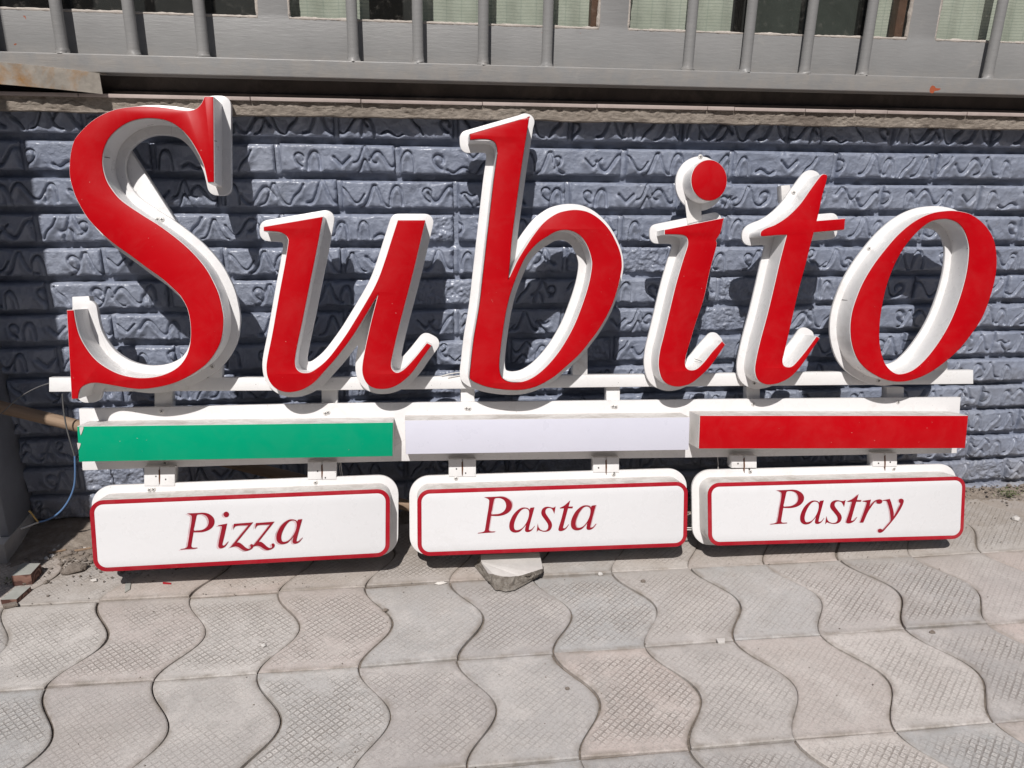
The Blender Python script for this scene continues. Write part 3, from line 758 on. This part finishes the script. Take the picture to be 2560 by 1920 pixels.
# long plate and the three flag boxes
FP = quad("flag_plate", [(197, 1022), (800, 1009), (1288, 1004), (1825, 998), (2402, 993), (2392, 1133), (1800, 1143), (1003, 1153), (600, 1163), (206, 1176)], -.024, -.012, M['plate'], bevel=.001, label="long white back plate carrying the green, white and red boxes")
for px, mt, lab in (([(192, 1066), (983, 1056), (982, 1141), (197, 1155)], 'green', "green fronted flat light box"),
                    ([(1012, 1051), (1725, 1043), (1722, 1125), (1014, 1136)], 'lilac', "white fronted flat light box"),
                    ([(1750, 1039), (2421, 1039), (2413, 1121), (1747, 1122)], 'red', "red fronted flat light box")):
    wf = .054
    lp = [on_sign(x, y, wf) for x, y in px]
    b_ = part("flag_box", slab("flag_box", [lp], -.0118, wf-.0022, .0006), M['dusty_white'], sign, lab)
    part("face", slab("flag_face", [lp], wf-.002, wf, .0003, -.0006), M[mt], b_)
for lp in ("0,0c 10,0 13,6c 7,22c 2,24 1,10", "0,0c 9,1 12,9c 5,19c 3,12"):
    pass
for k, (x, y, s) in enumerate(((199, 1068, "0,0c 8,-1 10,2 6,14 3,20c 1,10"), (193, 1107, "0,0c 7,1 9,3 5,15 3,17c 1,8"))):
    me = slab("peeled_film", [[on_sign(x+a, y+b, .0543) for a, b in outline(s)]], .0541, .0552); part("peeled_film", me, M['litter'], sign)
pb = lambda x: np.interp(x, (206, 1003, 1800, 2392), (1176, 1153, 1143, 1133))
mt_ = lambda x: np.interp(x, (280, 895, 1085, 1654, 1782, 2372), (1216, 1191, 1190, 1173, 1167, 1161))
for x0, x1 in ((360, 437), (769, 841), (1122, 1190), (1483, 1548), (1829, 1892), (2182, 2243)):
    xm = (x0+x1)/2; y0, y1 = float(pb(xm))-3, float(mt_(xm))+4
    for a, b in ((x0, xm-.7), (xm+.7, x1)):
        quad("bracket_post", [(a, y0), (b, y0), (b, y1), (a, y1)], -.02, .0050, M['white'], bevel=.0014)
    quad("rust_streak", [(xm-2.2, y0+8), (xm+1.2, y0+5), (xm+2.2, y0+24), (xm+.8, y0+44), (xm-1.6, y0+36)], .0035, .0053, M['rust_stain'], bevel=0)
    for dx_, dy_ in ((rnd.uniform(8, 20), rnd.uniform(20, 40)), (rnd.uniform(-20, -8), rnd.uniform(12, 30))):
        quad("screw_hole", [(xm+dx_-1.8, y0+dy_-1.5), (xm+dx_+1.4, y0+dy_-2), (xm+dx_+1.9, y0+dy_+1.5), (xm+dx_-1.2, y0+dy_+2.2)], .0035, .0054, M['slot'], bevel=0)

def rr_quad(px, w, r, inset=0.0, n=7):
    c = [np.array(on_sign(x, y, w)) for x, y in px]; out = []
    cen = sum(c)/4
    def off(i):
        a, b, d = c[i-1], c[i], c[(i+1) % 4]
        e1 = (b-a)/np.linalg.norm(b-a); e2 = (d-b)/np.linalg.norm(d-b)
        n1 = np.array([-e1[1], e1[0]]); n2 = np.array([-e2[1], e2[0]])
        if (cen-b) @ n1 < 0: n1 = -n1
        if (cen-b) @ n2 < 0: n2 = -n2
        k = inset/(1+n1 @ n2); return b+(n1+n2)*k
    q = [off(i) for i in range(4)]; r = max(r-inset, .002)
    for i in range(4):
        a, b, d = q[i-1], q[i], q[(i+1) % 4]
        p1 = b+(a-b)/np.linalg.norm(a-b)*r; p2 = b+(d-b)/np.linalg.norm(d-b)*r
        for j in range(n+1):
            t = j/n; k = .5523
            h1 = p1+(b-p1)*k*1.0; h2 = p2+(b-p2)*k*1.0
            out.append(tuple((1-t)**3*p1+3*(1-t)**2*t*h1+3*(1-t)*t*t*h2+t**3*p2))
    return out

GP = ["180,152c 350,145 450,140 530,155 600,200 635,260 630,330 590,390 520,435 430,458 340,460 292,456c 262,640 258,695 285,715 350,714c 345,728 200,738 75,748c 82,738 140,728 185,705 200,640 225,480 250,330 262,220 250,185 220,168", "350,178 400,165 450,170 500,195 530,240 540,300 520,360 480,400 420,425 350,432 297,428 310,350 330,250"]
GI = ["693,348c 845,318c 800,520 775,620 768,665 790,680 820,660 860,612c 868,618c 820,690 770,722 725,725 700,700 703,640 735,480 757,380 745,360 693,355c", "876,168 862,200 830,214 798,200 784,168 798,136 830,122 862,136"]
GZ = ["955,322c 1272,298c 1090,520 1000,632c 1040,630 1090,660 1140,705 1180,728 1215,732 1232,712 1225,688 1225,665 1250,655 1275,675 1270,710 1240,740 1190,762 1140,765 1090,745 1040,712 990,694 950,697 890,716c 1195,345c 1050,350 985,362 955,395 940,422c"]
GA = ["960,322c 1027,315c 960,560 935,670 950,685 985,670 1030,618c 1032,628c 985,690 940,718 895,720 872,700 876,650 890,600c 840,660 780,715 700,730 640,705 613,650 620,560 670,450 740,370 810,325 870,318 920,330 945,355c", "870,335 920,352 938,400 925,490 880,590 820,660 750,690 705,680 690,620 705,540 750,440 810,362"]
GS = ["1375,300c 1352,425c 1335,380 1310,340 1270,325 1230,335 1208,370 1215,420 1260,490 1305,560 1315,620 1290,680 1240,710 1180,715 1120,700 1090,690 1062,722c 1080,580c 1095,640 1125,680 1175,700 1225,690 1250,650 1245,590 1200,520 1150,450 1138,400 1155,345 1200,312 1250,305 1310,318 1345,318"]
GT = ["1615,200c 1588,302c 1660,302c 1650,330c 1578,330c 1500,630 1500,655 1520,660 1550,640 1588,592c 1590,602c 1550,660 1500,695 1450,705 1422,690 1425,650 1470,500 1512,330c 1445,333c 1445,322c 1510,290 1565,245"]
GR = ["1490,252c 1612,232c 1585,340c 1630,285 1680,245 1740,228 1780,245 1775,280 1740,295 1700,285 1690,258 1660,280 1610,350 1560,430 1495,578c 1443,580c 1500,430 1545,290 1535,268 1490,262c"]
GY = ["1790,242c 1895,222c 1920,290 1952,420 1950,492c 1990,425 2052,300 2035,270 2035,235 2065,218 2100,235 2100,280 2060,370 1990,480 1920,570 1850,650 1790,715 1740,732 1715,710 1725,680 1760,672 1790,685 1850,620 1905,550 1905,480 1890,380 1860,280 1840,250 1790,250c"]
def glyph(g, ox, oy, k, T=None):
    out = []
    for s in g:
        pts = outline(s)
        if T: pts = [(x*T[0]+T[1], y*T[2]+T[3]) for x, y in pts]
        out.append([(x/k+ox, y/k+oy) for x, y in pts])
    return out
def bb(src, dst):        # affine map from one glyph box to another
    kx = (dst[1]-dst[0])/(src[1]-src[0]); ky = (dst[3]-dst[2])/(src[3]-src[2]); return (kx, dst[0]-src[0]*kx, ky, dst[2]-src[2]*ky)
kA, kC = 2212/336, 2212/366
PBOX = (75, 635, 140, 748); ABOX = (613, 1032, 315, 730); SBOX = (1062, 1375, 300, 722); TBOX = (1422, 1660, 200, 705)
pizza = [glyph(GP, 440, 1260, kA), glyph(GI[:1], 440, 1260, kA), glyph(GI[1:], 440, 1260, kA), glyph(GZ, 440, 1260, kA), glyph(GZ, 440, 1260, kA, (.965, 395, 1, -12)), glyph(GA, 440, 1260, kA, bb(ABOX, (1655, 2085, 245, 655)))]
pasta = [glyph(GP, 1180, 1220, kA, bb(PBOX, (95, 655, 138, 746))), glyph(GA, 1180, 1220, kA), glyph(GS, 1180, 1220, kA), glyph(GT, 1180, 1220, kA), glyph(GA, 1180, 1220, kA, bb(ABOX, (1626, 2040, 280, 692)))]
pastry = [glyph(GP, 1910, 1210, kC, bb(PBOX, (92, 600, 83, 610))), glyph(GA, 1910, 1210, kC, bb(ABOX, (543, 905, 245, 608))), glyph(GS, 1910, 1210, kC, bb(SBOX, (920, 1228, 237, 605))), glyph(GT, 1910, 1210, kC, bb(TBOX, (1240, 1468, 150, 592))), glyph(GR, 1910, 1210, kC), glyph(GY, 1910, 1210, kC)]
WF = .056
for px, word, glyphs, gl in (([(222, 1252), (975, 1222), (974, 1391), (235, 1431)], "Pizza", pizza, (-5.2, 2.6)),
                         ([(1043, 1225), (1720, 1204), (1717, 1366), (1044, 1391)], "Pasta", pasta, (3.2, -.6)),
                         ([(1769, 1208), (2415, 1191), (2408, 1347), (1771, 1365)], "Pastry", pastry, (-3.2, .6))):
    lp = rr_quad(px, WF, .026)
    bx = part("menu_box", slab("menu_box", [lp], PF+.0002, WF-.002, .0008), M['dusty_white'], sign, "menu light box lettered "+word)
    part("back_plate", slab("menu_plate", grow([lp], .0165), PF-.008, PF, .0008), M['plate'], bx)
    inner = rr_quad(px, WF, .026, .0085)
    part("border", slab("menu_border", [lp, inner[::-1]], WF-.0018, WF, .0003), M['border'], bx)
    part("face_panel", slab("menu_face", [rr_quad(px, WF, .026, .0086)], WF-.0017, WF+.0006, .0006), M['face_white'], bx)
    for gi, g in enumerate(glyphs):
        part("printed_letter", slab("printed_letter", [[on_sign(x, y, WF) for x, y in l] for l in g], WF+.0009+.00012*gi, WF+.0013+.00012*gi), M['text'], bx)
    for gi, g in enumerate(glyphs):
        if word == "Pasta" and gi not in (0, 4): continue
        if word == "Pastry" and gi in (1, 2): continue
        part("letter_shadow_copy", slab("letter_shadow_copy", [[on_sign(x+gl[0]*.9, y+gl[1], WF) for x, y in l] for l in g], WF+.00062+.00003*gi, WF+.00064+.00003*gi), M['ghost'], bx)  # shifted pink-grey copies paint the shadow image of the lettering

# seams where the strips of the letter returns meet
for f_, b_, w0_, w1_ in (((120+425/3, 200+579/3), (120+490/3, 200+588/3), .066, .012), ((120+1250/3, 200+456/3), (120+1292/3, 200+468/3), .066, .012),
                         ((2007+525/4, 500+1016/4), (2007+392/4, 500+996/4), .056, .006), ((1590+1288/4, 600+855/4), (1590+1180/4, 600+843/4), .056, .006),
                         ((2007+1648/4, 500+482/4), (2007+1572/4, 500+480/4), .056, .012), ((1590+660/4, 600+1215/4), (1590+585/4, 600+1188/4), .052, .010)):
    A_ = (*on_sign(*f_, w0_), w0_); B_ = (*on_sign(*b_, w1_), w1_)
    tube("return_seam", [A_, B_], .0006, M['slot'], sign, smooth=False)

# screws
def screw_mesh():
    bm = bmesh.new(); n = 16
    prof = [(0, .0022), (.0026, .0020), (.0044, .0013), (.0053, 0)]
    c = bm.verts.new((0, 0, .0022)); prev = None
    for r_, z in prof[1:]:
        ring = [bm.verts.new((r_*math.cos(2*math.pi*i/n), r_*math.sin(2*math.pi*i/n), z)) for i in range(n)]
        for i in range(n):
            if prev: bm.faces.new((prev[i], ring[i], ring[(i+1) % n], prev[(i+1) % n]))
            else: bm.faces.new((c, ring[i], ring[(i+1) % n]))
        prev = ring
    me = bpy.data.meshes.new("screw"); bm.to_mesh(me); bm.free(); me.shade_smooth(); me.materials.append(M['screw']); return me
def cross_mesh():
    v = []; f = []
    for a, b in ((.0030, .0006), (.0006, .0030)):
        k = len(v); z = .0024 if a > b else .00235
        v += [(-a, -b, z), (a, -b, z), (a, b, z), (-a, b, z), (-a, -b, .001), (a, -b, .001), (a, b, .001), (-a, b, .001)]
        f += [(k, k+1, k+2, k+3), (k, k+4, k+5, k+1), (k+1, k+5, k+6, k+2), (k+2, k+6, k+7, k+3), (k+3, k+7, k+4, k)]
    me = mesh("screw_cross", v, f); me.materials.append(M['slot']); return me
sm_, cm_ = screw_mesh(), cross_mesh()
for k, (x, y) in enumerate([(394, 548), (405, 549), (531, 917), (404, 1028), (820, 1031), (814, 1033), (1166, 1021), (1173, 1022), (1532, 1016), (1539, 1017), (1883, 1010), (2245, 1005), (413, 1157), (1744, 509), (1751, 392), (1984, 481), (1885, 958), (2172, 621), (2196, 952), (374, 1224), (384, 1223), (789, 1206), (1140, 1196), (1534, 1186), (1875, 1179), (2234, 1172)]):
    wz_ = -.012 if 1000 < y < 1165 else PF
    u, v = on_sign(x, y, wz_); s = bpy.data.objects.new("screw", sm_); col.objects.link(s); s.parent = sign; s.location = (u, v, wz_); s.rotation_euler = (0, 0, rnd.uniform(0, 1.5))
    c = bpy.data.objects.new("cross_slot", cm_); col.objects.link(c); c.parent = s
def st(pts, w): return [(*on_sign(x, y, w), w) for x, y in pts]
tube("hanging_wire", st([(851, 1150), (853, 1175), (858, 1196)], -.015), .0009, M['wire_white'], sign)
tube("hanging_wire", st([(846, 1150), (850, 1180), (853, 1198)], -.02), .0008, M['wire_white'], sign)
tube("hanging_wire", st([(1794, 1142), (1796, 1160), (1795, 1180)], -.015), .0009, M['wire_white'], sign)
tube("hanging_wire", st([(1825, 1136), (1812, 1156), (1824, 1172), (1818, 1140)], -.018), .0009, M['wire_white'], sign)
tube("joining_cord", st([(1712, 1319), (1728, 1320), (1745, 1319)], -.005), .0012, M['wire_white'], sign)
tube("joining_cord", st([(1712, 1324), (1728, 1325), (1745, 1324)], -.008), .0012, M['wire_white'], sign)
tube("hanging_wire", st([(1104, 940), (1130, 932), (1175, 928), (1168, 936), (1120, 944)], -.01), .001, M['wire_white'], sign)

# ------------------------------------------------------------------ loose wires, pole, angle iron
def wp(pts, y): return [tuple(on_wall(a, b, yy)) for (a, b), yy in zip(pts, y if isinstance(y, (list, tuple)) else [y]*len(pts))]
o = tube("grey_wire", wp([(124, 958), (95, 966), (60, 985), (30, 1005), (8, 1033), (-20, 1050)], -.12), .0011, M['wire_dark'])
tag(o, "thin grey wire from the left end of the letter rail to the frame edge", "wire")
w = tube("blue_cable", wp([(187, 1140), (189, 1190), (187, 1222), (165, 1265), (140, 1290), (118, 1301), (98, 1305)], -.10), .0021, M['wire_blue'])
tag(w, "blue cable hanging in the shade left of the green box, bared at its end", "cable")
tube("dark_lead", wp([(156, 985), (158, 1025), (166, 1075), (178, 1110), (187, 1142)], -.10), .0016, M['wire_dark'], w)
tube("white_end", wp([(98, 1305), (84, 1310), (70, 1316), (53, 1322)], -.10), .0019, M['wire_white'], w)
tube("yellow_wire", wp([(72, 1277), (82, 1285), (87, 1297), (96, 1305)], -.10), .0018, M['wire_yellow'], w)
a = on_wall(-60, 1003, -.06); b = on_wall(1062, 1274, -.105)
L_ = np.linalg.norm(b-a)
bm = bmesh.new(); bmesh.ops.create_cone(bm, cap_ends=True, segments=20, radius1=.0135, radius2=.0130, depth=L_)
bmesh.ops.translate(bm, verts=bm.verts, vec=(0, 0, L_/2)); me = bpy.data.meshes.new("wooden_pole"); bm.to_mesh(me); bm.free(); me.shade_smooth(); me.set_sharp_from_angle(angle=R(50))
me.transform(Matrix.Rotation(R(90), 4, 'Y'))
o = link("wooden_pole", me, M['stick']); o.location = Vector(a); o.rotation_euler = Vector(b-a).to_track_quat('X', 'Z').to_euler()
tag(o, "round wooden pole lying aslant between the brick wall and the sign", "pole")

pa = [on_wall(-60, 152, -.045), on_wall(252, 196, -.038)]
me = bpy.data.meshes.new("x")
x0, z0t, z0b = pa[0][0], float(on_wall(-60, 150, -.05)[2]), float(on_wall(-60, 206, -.05)[2])
x1, z1t, z1b = float(on_wall(250, 190, -.05)[0]), float(on_wall(250, 188, -.05)[2]), float(on_wall(250, 238, -.05)[2])
N = 16; v = []; f = []
for i in range(N+1):
    t = i/N; x = x0+(x1-x0)*t; bow = .004*math.sin(t*2.2)
    zt = z0t+(z1t-z0t)*t+bow; zb = z0b+(z1b-z0b)*t+bow*.6
    v += [(x, -.050, zb), (x, -.052, zt), (x, -.012, zt+.001), (x, -.012, zt-.002), (x, -.0495, zt-.0025), (x, -.0475, zb)]
    if i: c = (i-1)*6; f += [(c+q, c+(q+1) % 6, c+6+(q+1) % 6, c+6+q) for q in range(6)]
f += [(0, 1, 2, 3, 4, 5), tuple(N*6+q for q in (5, 4, 3, 2, 1, 0))]
o = link("angle_iron", mesh("angle_iron", v, f, angle=40), M['rust'])
tag(o, "rust stained length of angle iron lying on the ledge at upper left", "angle iron")

# ------------------------------------------------------------------ debris at the foot of the wall
nx, ny = 620, 44
xs = np.linspace(-.87, 2.05, nx); ts = np.linspace(0, 1, ny); X, T2 = np.meshgrid(xs, ts)
width = .055+.125*np.clip((-.50-X)/.10, 0, 1)+.05*np.clip((X-1.46)/.12, 0, 1)+vnoise(X, X*0, 9, 61, 4)*.026
Yd = .018-T2*(width+.02); prof = (1-T2)**1.3
Hd = -.004+prof*(.009+.018*np.clip((-.55-X)/.15, 0, 1)+vnoise(X, X*0, 7, 62, 3)*.006)+vnoise(X, Yd, 70, 63, 4, .65)*.0045*(T2 < .97)+vnoise(X, Yd, 260, 64, 2)*.0015
Hd = np.where(T2 > .95, -.006, Hd)
o = link("dirt_bank", grid_mesh("dirt_bank", X, Yd, Hd, flip=True), M['dirt']); tag(o, kind="stuff", label="bank of dry dirt along the foot of the brick wall", cat="dirt")
bpy.context.view_layer.update()

def rock_mesh(seed, sub=2, amp=.25, flat=.6):
    bm = bmesh.new(); bmesh.ops.create_icosphere(bm, subdivisions=sub, radius=1)
    off = Vector((seed*3.1, seed*1.7, 0))
    for v in bm.verts:
        k = 1+amp*noise.noise(v.co*1.3+off)+amp*.5*noise.noise(v.co*3.1+off); v.co = Vector((v.co.x*k, v.co.y*k, v.co.z*k*flat))
    me = bpy.data.meshes.new("rock"); bm.to_mesh(me); bm.free()
    return me
# gravel: one mass nobody could count
gm = [rock_mesh(i, 1, .5, .6) for i in range(6)]
V = []; Fc = []
for i in range(4200):
    if i < 3000:
        x = rnd.uniform(-.84, -.5) if rnd.random() < .62 else rnd.uniform(-.5, 1.9); y = -abs(rnd.gauss(0, .085 if x < -.5 else .04)); s = rnd.uniform(.0008, .0036) if rnd.random() < .9 else rnd.uniform(.004, .0078)
    else:
        x = rnd.uniform(-.9, 1.9); y = -.31*rnd.random()-.02*rnd.random() if rnd.random() < .75 else rnd.uniform(-1.0, -.3); s = rnd.uniform(.0006, .0017)
    base_z = .006 if y > -.06 else .001
    me = gm[i % 6]; k = len(V); a_ = rnd.uniform(0, 6.28); ca, sa = math.cos(a_), math.sin(a_); sy = rnd.uniform(.5, 1)
    for v in me.vertices:
        X_, Y_ = v.co.x*s, v.co.y*s*sy
        V.append((x+X_*ca-Y_*sa, y+X_*sa+Y_*ca, base_z+v.co.z*s+s*.2))
    Fc += [tuple(q+k for q in p_.vertices) for p_ in me.polygons]
o = link("gravel", mesh("gravel", V, Fc), M['stone']); tag(o, kind="stuff", label="loose gravel and crumbs strewn along the foot of the wall", cat="gravel")

def px_scale(y): return .00075
def stone(px, py, rx, ry, flat, seed, label, mt='stone', cat="stone", group=None, rot=0, sub=3, amp=.35, name="stone"):
    g = on_ground(px, py); me = rock_mesh(seed, sub, amp, 1.0); me.name = name
    me.transform(Matrix.Diagonal((rx, ry, flat, 1))); me.shade_smooth() if sub > 2 else None
    o = link(name, me, M[mt]); o.location = (g[0], g[1], flat*.55); o.rotation_euler = (0, 0, rot); tag(o, label, cat, group); return o
stone(188, 1428, .024, .0125, .010, 3, "earthy brown stone lying in the sun left of the Pizza box", rot=.35, amp=.5)
stone(174, 1388, .011, .007, .0075, 5, "small dark stone at the edge of the shade near the wall foot", rot=.2, amp=.5)
stone(116, 1458, .006, .004, .004, 7, "tiny pale pebble just right of the wooden block", rot=1.0, name="pebble", cat="pebble")
stone(152, 1411, .006, .0035, .003, 9, "tiny pebble between the wooden block and the brown stone", rot=.2, name="pebble", cat="pebble")
stone(1608, 1456, .0055, .0045, .004, 11, "small grey pebble on the paving right of the concrete chunk", name="pebble", cat="pebble")
stone(1501, 1437, .0055, .0045, .004, 12, "small pale pebble in the paving joint right of the concrete chunk", 'rubble', name="pebble", cat="pebble")
stone(963, 1527, .0065, .003, .003, 13, "flat dark pebble in a curved joint below the gap between Pizza and Pasta boxes", name="pebble", cat="pebble", rot=.1)
stone(659, 1615, .0045, .004, .003, 14, "pale pebble alone on a paving tile below the Pizza box", 'rubble', name="pebble", cat="pebble")
stone(1418, 1723, .004, .003, .003, 15, "dark crumb on the pale tile below the Pasta box", name="pebble", cat="pebble")
stone(2539, 1300, .009, .008, .007, 16, "grey pebble near the right edge below the weeds", 'rubble', name="pebble", cat="pebble")
stone(1101, 1460, .012, .004, .0035, 17, "crumb of pale yellow foam on the joint left of the concrete chunk", 'litter', cat="litter", rot=.05, amp=.6, name="litter_crumb")
stone(2330, 1582, .006, .004, .003, 18, "dark pebble in the long joint at lower right", name="pebble", cat="pebble")
def flat_piece(name, px, th, mt, label, cat, z=.0015):
    lp = [tuple(on_ground(x, y, th)[:2]) for x, y in px]
    me = slab(name, [lp], z, z+th, .0003); o = link(name, me, M[mt]); return tag(o, label, cat)
flat_piece("wood_chip", [(314, 1453), (328, 1454), (325, 1474), (312, 1482)], .003, 'block_top', "flat wooden splinter in front of the Pizza box", "splinter")
flat_piece("paper_scrap", [(225, 1451), (241, 1446), (242, 1453), (232, 1455)], .001, 'litter', "white paper scrap left of the Pizza box corner", "paper scrap")
flat_piece("paper_scrap", [(192, 1376), (206, 1367), (224, 1363), (223, 1372), (204, 1377)], .002, 'litter', "torn white scrap between the wall foot and the Pizza box", "paper scrap")
flat_piece("red_straw", [(407, 1456), (428, 1458), (428, 1461), (407, 1460)], .002, 'border', "short red plastic strip in front of the Pizza box", "plastic strip")
flat_piece("stone_chip", [(1790, 1597), (1812, 1596), (1812, 1607), (1796, 1608)], .004, 'rubble', "square cement chip lying on the long paving joint at right", "cement chip")
flat_piece("twig", [(122, 1383), (160, 1377), (165, 1375), (165, 1378), (123, 1386)], .003, 'stick', "thin twig at the edge of the shade near the wall foot", "twig", .004)
flat_piece("twig", [(186, 1378), (200, 1376), (230, 1370), (230, 1373), (187, 1381)], .003, 'stick', "thin twig beside the torn scrap near the Pizza box", "twig", .004)
for i, q in enumerate([(117, 1399), (130, 1392), (148, 1369), (137, 1379), (163, 1371)]):
    stone(q[0], q[1], rnd.uniform(.005, .008), .004, .004, 30+i, ["pale flake at the shade edge nearest the wooden block", "rounded crumb of mortar above the flat flakes", "long pale mortar flake beside the twig", "middle mortar crumb among the flakes by the shade edge", "mortar flake nearest the wall at the shade edge"][i], 'rubble', "mortar crumb", rot=rnd.uniform(0, 3), name="mortar_crumb")

def prism(name, px, z0, z1, mts, label, cat):
    top = [on_ground(x, y, z1) for x, y in px]; n = len(top)
    ctr = sum(top)/n
    v = [(q[0]-ctr[0], q[1]-ctr[1], z1-z0) for q in top]+[(q[0]-ctr[0], q[1]-ctr[1], 0) for q in top]
    f = [tuple(range(n))]+[(i, n+i, n+(i+1) % n, (i+1) % n) for i in range(n)]
    bm = bmesh.new(); vv = [bm.verts.new(q) for q in v]
    for q in f: bm.faces.new([vv[i] for i in q])
    bmesh.ops.recalc_face_normals(bm, faces=bm.faces[:])
    for ff in bm.faces: ff.material_index = 0 if abs(ff.normal.z) > .7 else 1
    me = bpy.data.meshes.new(name); bm.to_mesh(me); bm.free()
    o = link(name, me, mts); o.location = (ctr[0], ctr[1], z0); return tag(o, label, cat)
prism("wooden_block", [(27.8, 1439.7), (76, 1435.6), (101, 1408), (55.6, 1408.5)], .0, .024, [M['block_top'], M['block_side']], "squared block of reddish wood with a grey top at lower left", "wooden block")
prism("board_offcut", [(1.4, 1499.4), (40.7, 1498), (76.6, 1466), (40.7, 1466)], .0, .011, [M['block_top'], M['block_side']], "thin board offcut in front of the reddish wooden block", "board")
flat_piece("cement_flake", [(6, 1512), (40, 1505), (44, 1510), (20, 1516), (8, 1518)], .006, 'stone', "dark crusty flake in front of the board offcut at lower left", "cement flake")

# broken concrete chunk under the Pasta box
def q4(s): return [(1160+float(t.split(',')[0])/9.217, 1360+float(t.split(',')[1])/9.217) for t in s.split()]
topo = q4("1755,215 1800,470 1815,570 1640,620 1450,680 1260,740 1050,760 850,740 680,690 560,680 480,570 400,450 400,290")
boto = q4("1800,300 1830,520 1845,640 1690,780 1500,880 1370,950 1170,1060 950,1100 820,1060 720,1060 560,880 400,700 225,480")
ZTOP = .034
tp = [on_ground(x, y, ZTOP-.006*(i in (5, 6, 7, 8))) for i, (x, y) in enumerate(topo)]; bt = [on_ground(x, y, .006) for x, y in boto]
tp[0] = tp[0]+np.array([0, .014, 0]); tp[-1] = tp[-1]+np.array([0, .014, 0]); tp[0][2] = tp[-1][2] = ZTOP-.005
bt[0] = tp[0]*1.0; bt[0][2] = .0
def dens(P, k):
    out = []
    for a_, b_ in zip(P, P[1:]):
        for j in range(k): out.append(a_+(b_-a_)*j/k)
    return out+[P[-1]]
tp, bt = dens(tp, 6), dens(bt, 6)
rows_ = 9; v = []; f = []; n = len(tp)
for j in range(rows_):
    t = j/(rows_-1)
    for i in range(n):
        p_ = tp[i]*(1-t)+bt[i]*t; p_[2] = tp[i][2]*(1-t**.75)+bt[i][2]*t**.75
        am = .0085*math.sin(math.pi*min(1, t*1.15+.03))*(1 if i > 12 else .15)
        d = Vector(p_*95); p_ = p_+np.array([noise.noise(d), noise.noise(d+Vector((7, 1, 3))), noise.noise(d+Vector((2, 9, 4)))*1.1])*am+np.array([noise.noise(d*3), noise.noise(d*3+Vector((5, 5, 5))), noise.noise(d*3+Vector((1, 2, 5)))])*am*.4
        v.append(tuple(p_))
for j in range(rows_-1):
    for i in range(n-1): f.append((j*n+i, (j+1)*n+i, (j+1)*n+i+1, j*n+i+1))
f.append(tuple(range(n)))
bm = bmesh.new(); vv = [bm.verts.new(q) for q in v]
for q in f: bm.faces.new([vv[i] for i in q])
bmesh.ops.recalc_face_normals(bm, faces=bm.faces[:])
for ff in bm.faces: ff.material_index = 0 if len(ff.verts) > 4 else 1
me = bpy.data.meshes.new("concrete_chunk"); bm.to_mesh(me); bm.free()
if me.polygons[-1].normal.z < 0: me.flip_normals()
o = link("concrete_chunk", me, [M['rubble'], M['rubble_rough']]); tag(o, "broken grey concrete chunk propping up the Pasta box", "concrete chunk")

# weeds
def weed(cx, cy, n, size, label, seed):
    g = random.Random(seed); p0 = on_ground(cx, cy); root = None; V = []; Fc = []; SV_ = []; SF = []
    for i in range(n):
        a_ = g.uniform(0, 6.28); r_ = abs(g.gauss(0, size*.55)); h = g.uniform(.002, size*.5); c = Vector((r_*math.cos(a_)*1.35, r_*math.sin(a_)*.7, h))
        l = g.uniform(.003, .007); wv = l*.5; d = Vector((math.cos(a_+g.uniform(-.8, .8)), math.sin(a_+g.uniform(-.8, .8)), g.uniform(-.2, .7))).normalized(); s = d.cross(Vector((0, 0, 1))).normalized()
        k = len(V); V += [c, c+d*l*.5+s*wv*.6+Vector((0, 0, .0006)), c+d*l, c+d*l*.5-s*wv*.6+Vector((0, 0, .0006))]; Fc += [(k, k+1, k+2), (k, k+2, k+3)]
    o = link("weed", mesh("weed_leaves", V, Fc), M['leaf']); o.location = (p0[0], p0[1], .002); tag(o, label, "weed")
    return o
weed(2520, 1243, 170, .03, "low green weed growing at the wall foot on the far right", 4)
weed(30, 1460, 34, .014, "little green weed in the shade beside the wooden block", 6)
scene.cycles.max_bounces = 6
print("objects", len(bpy.data.objects))
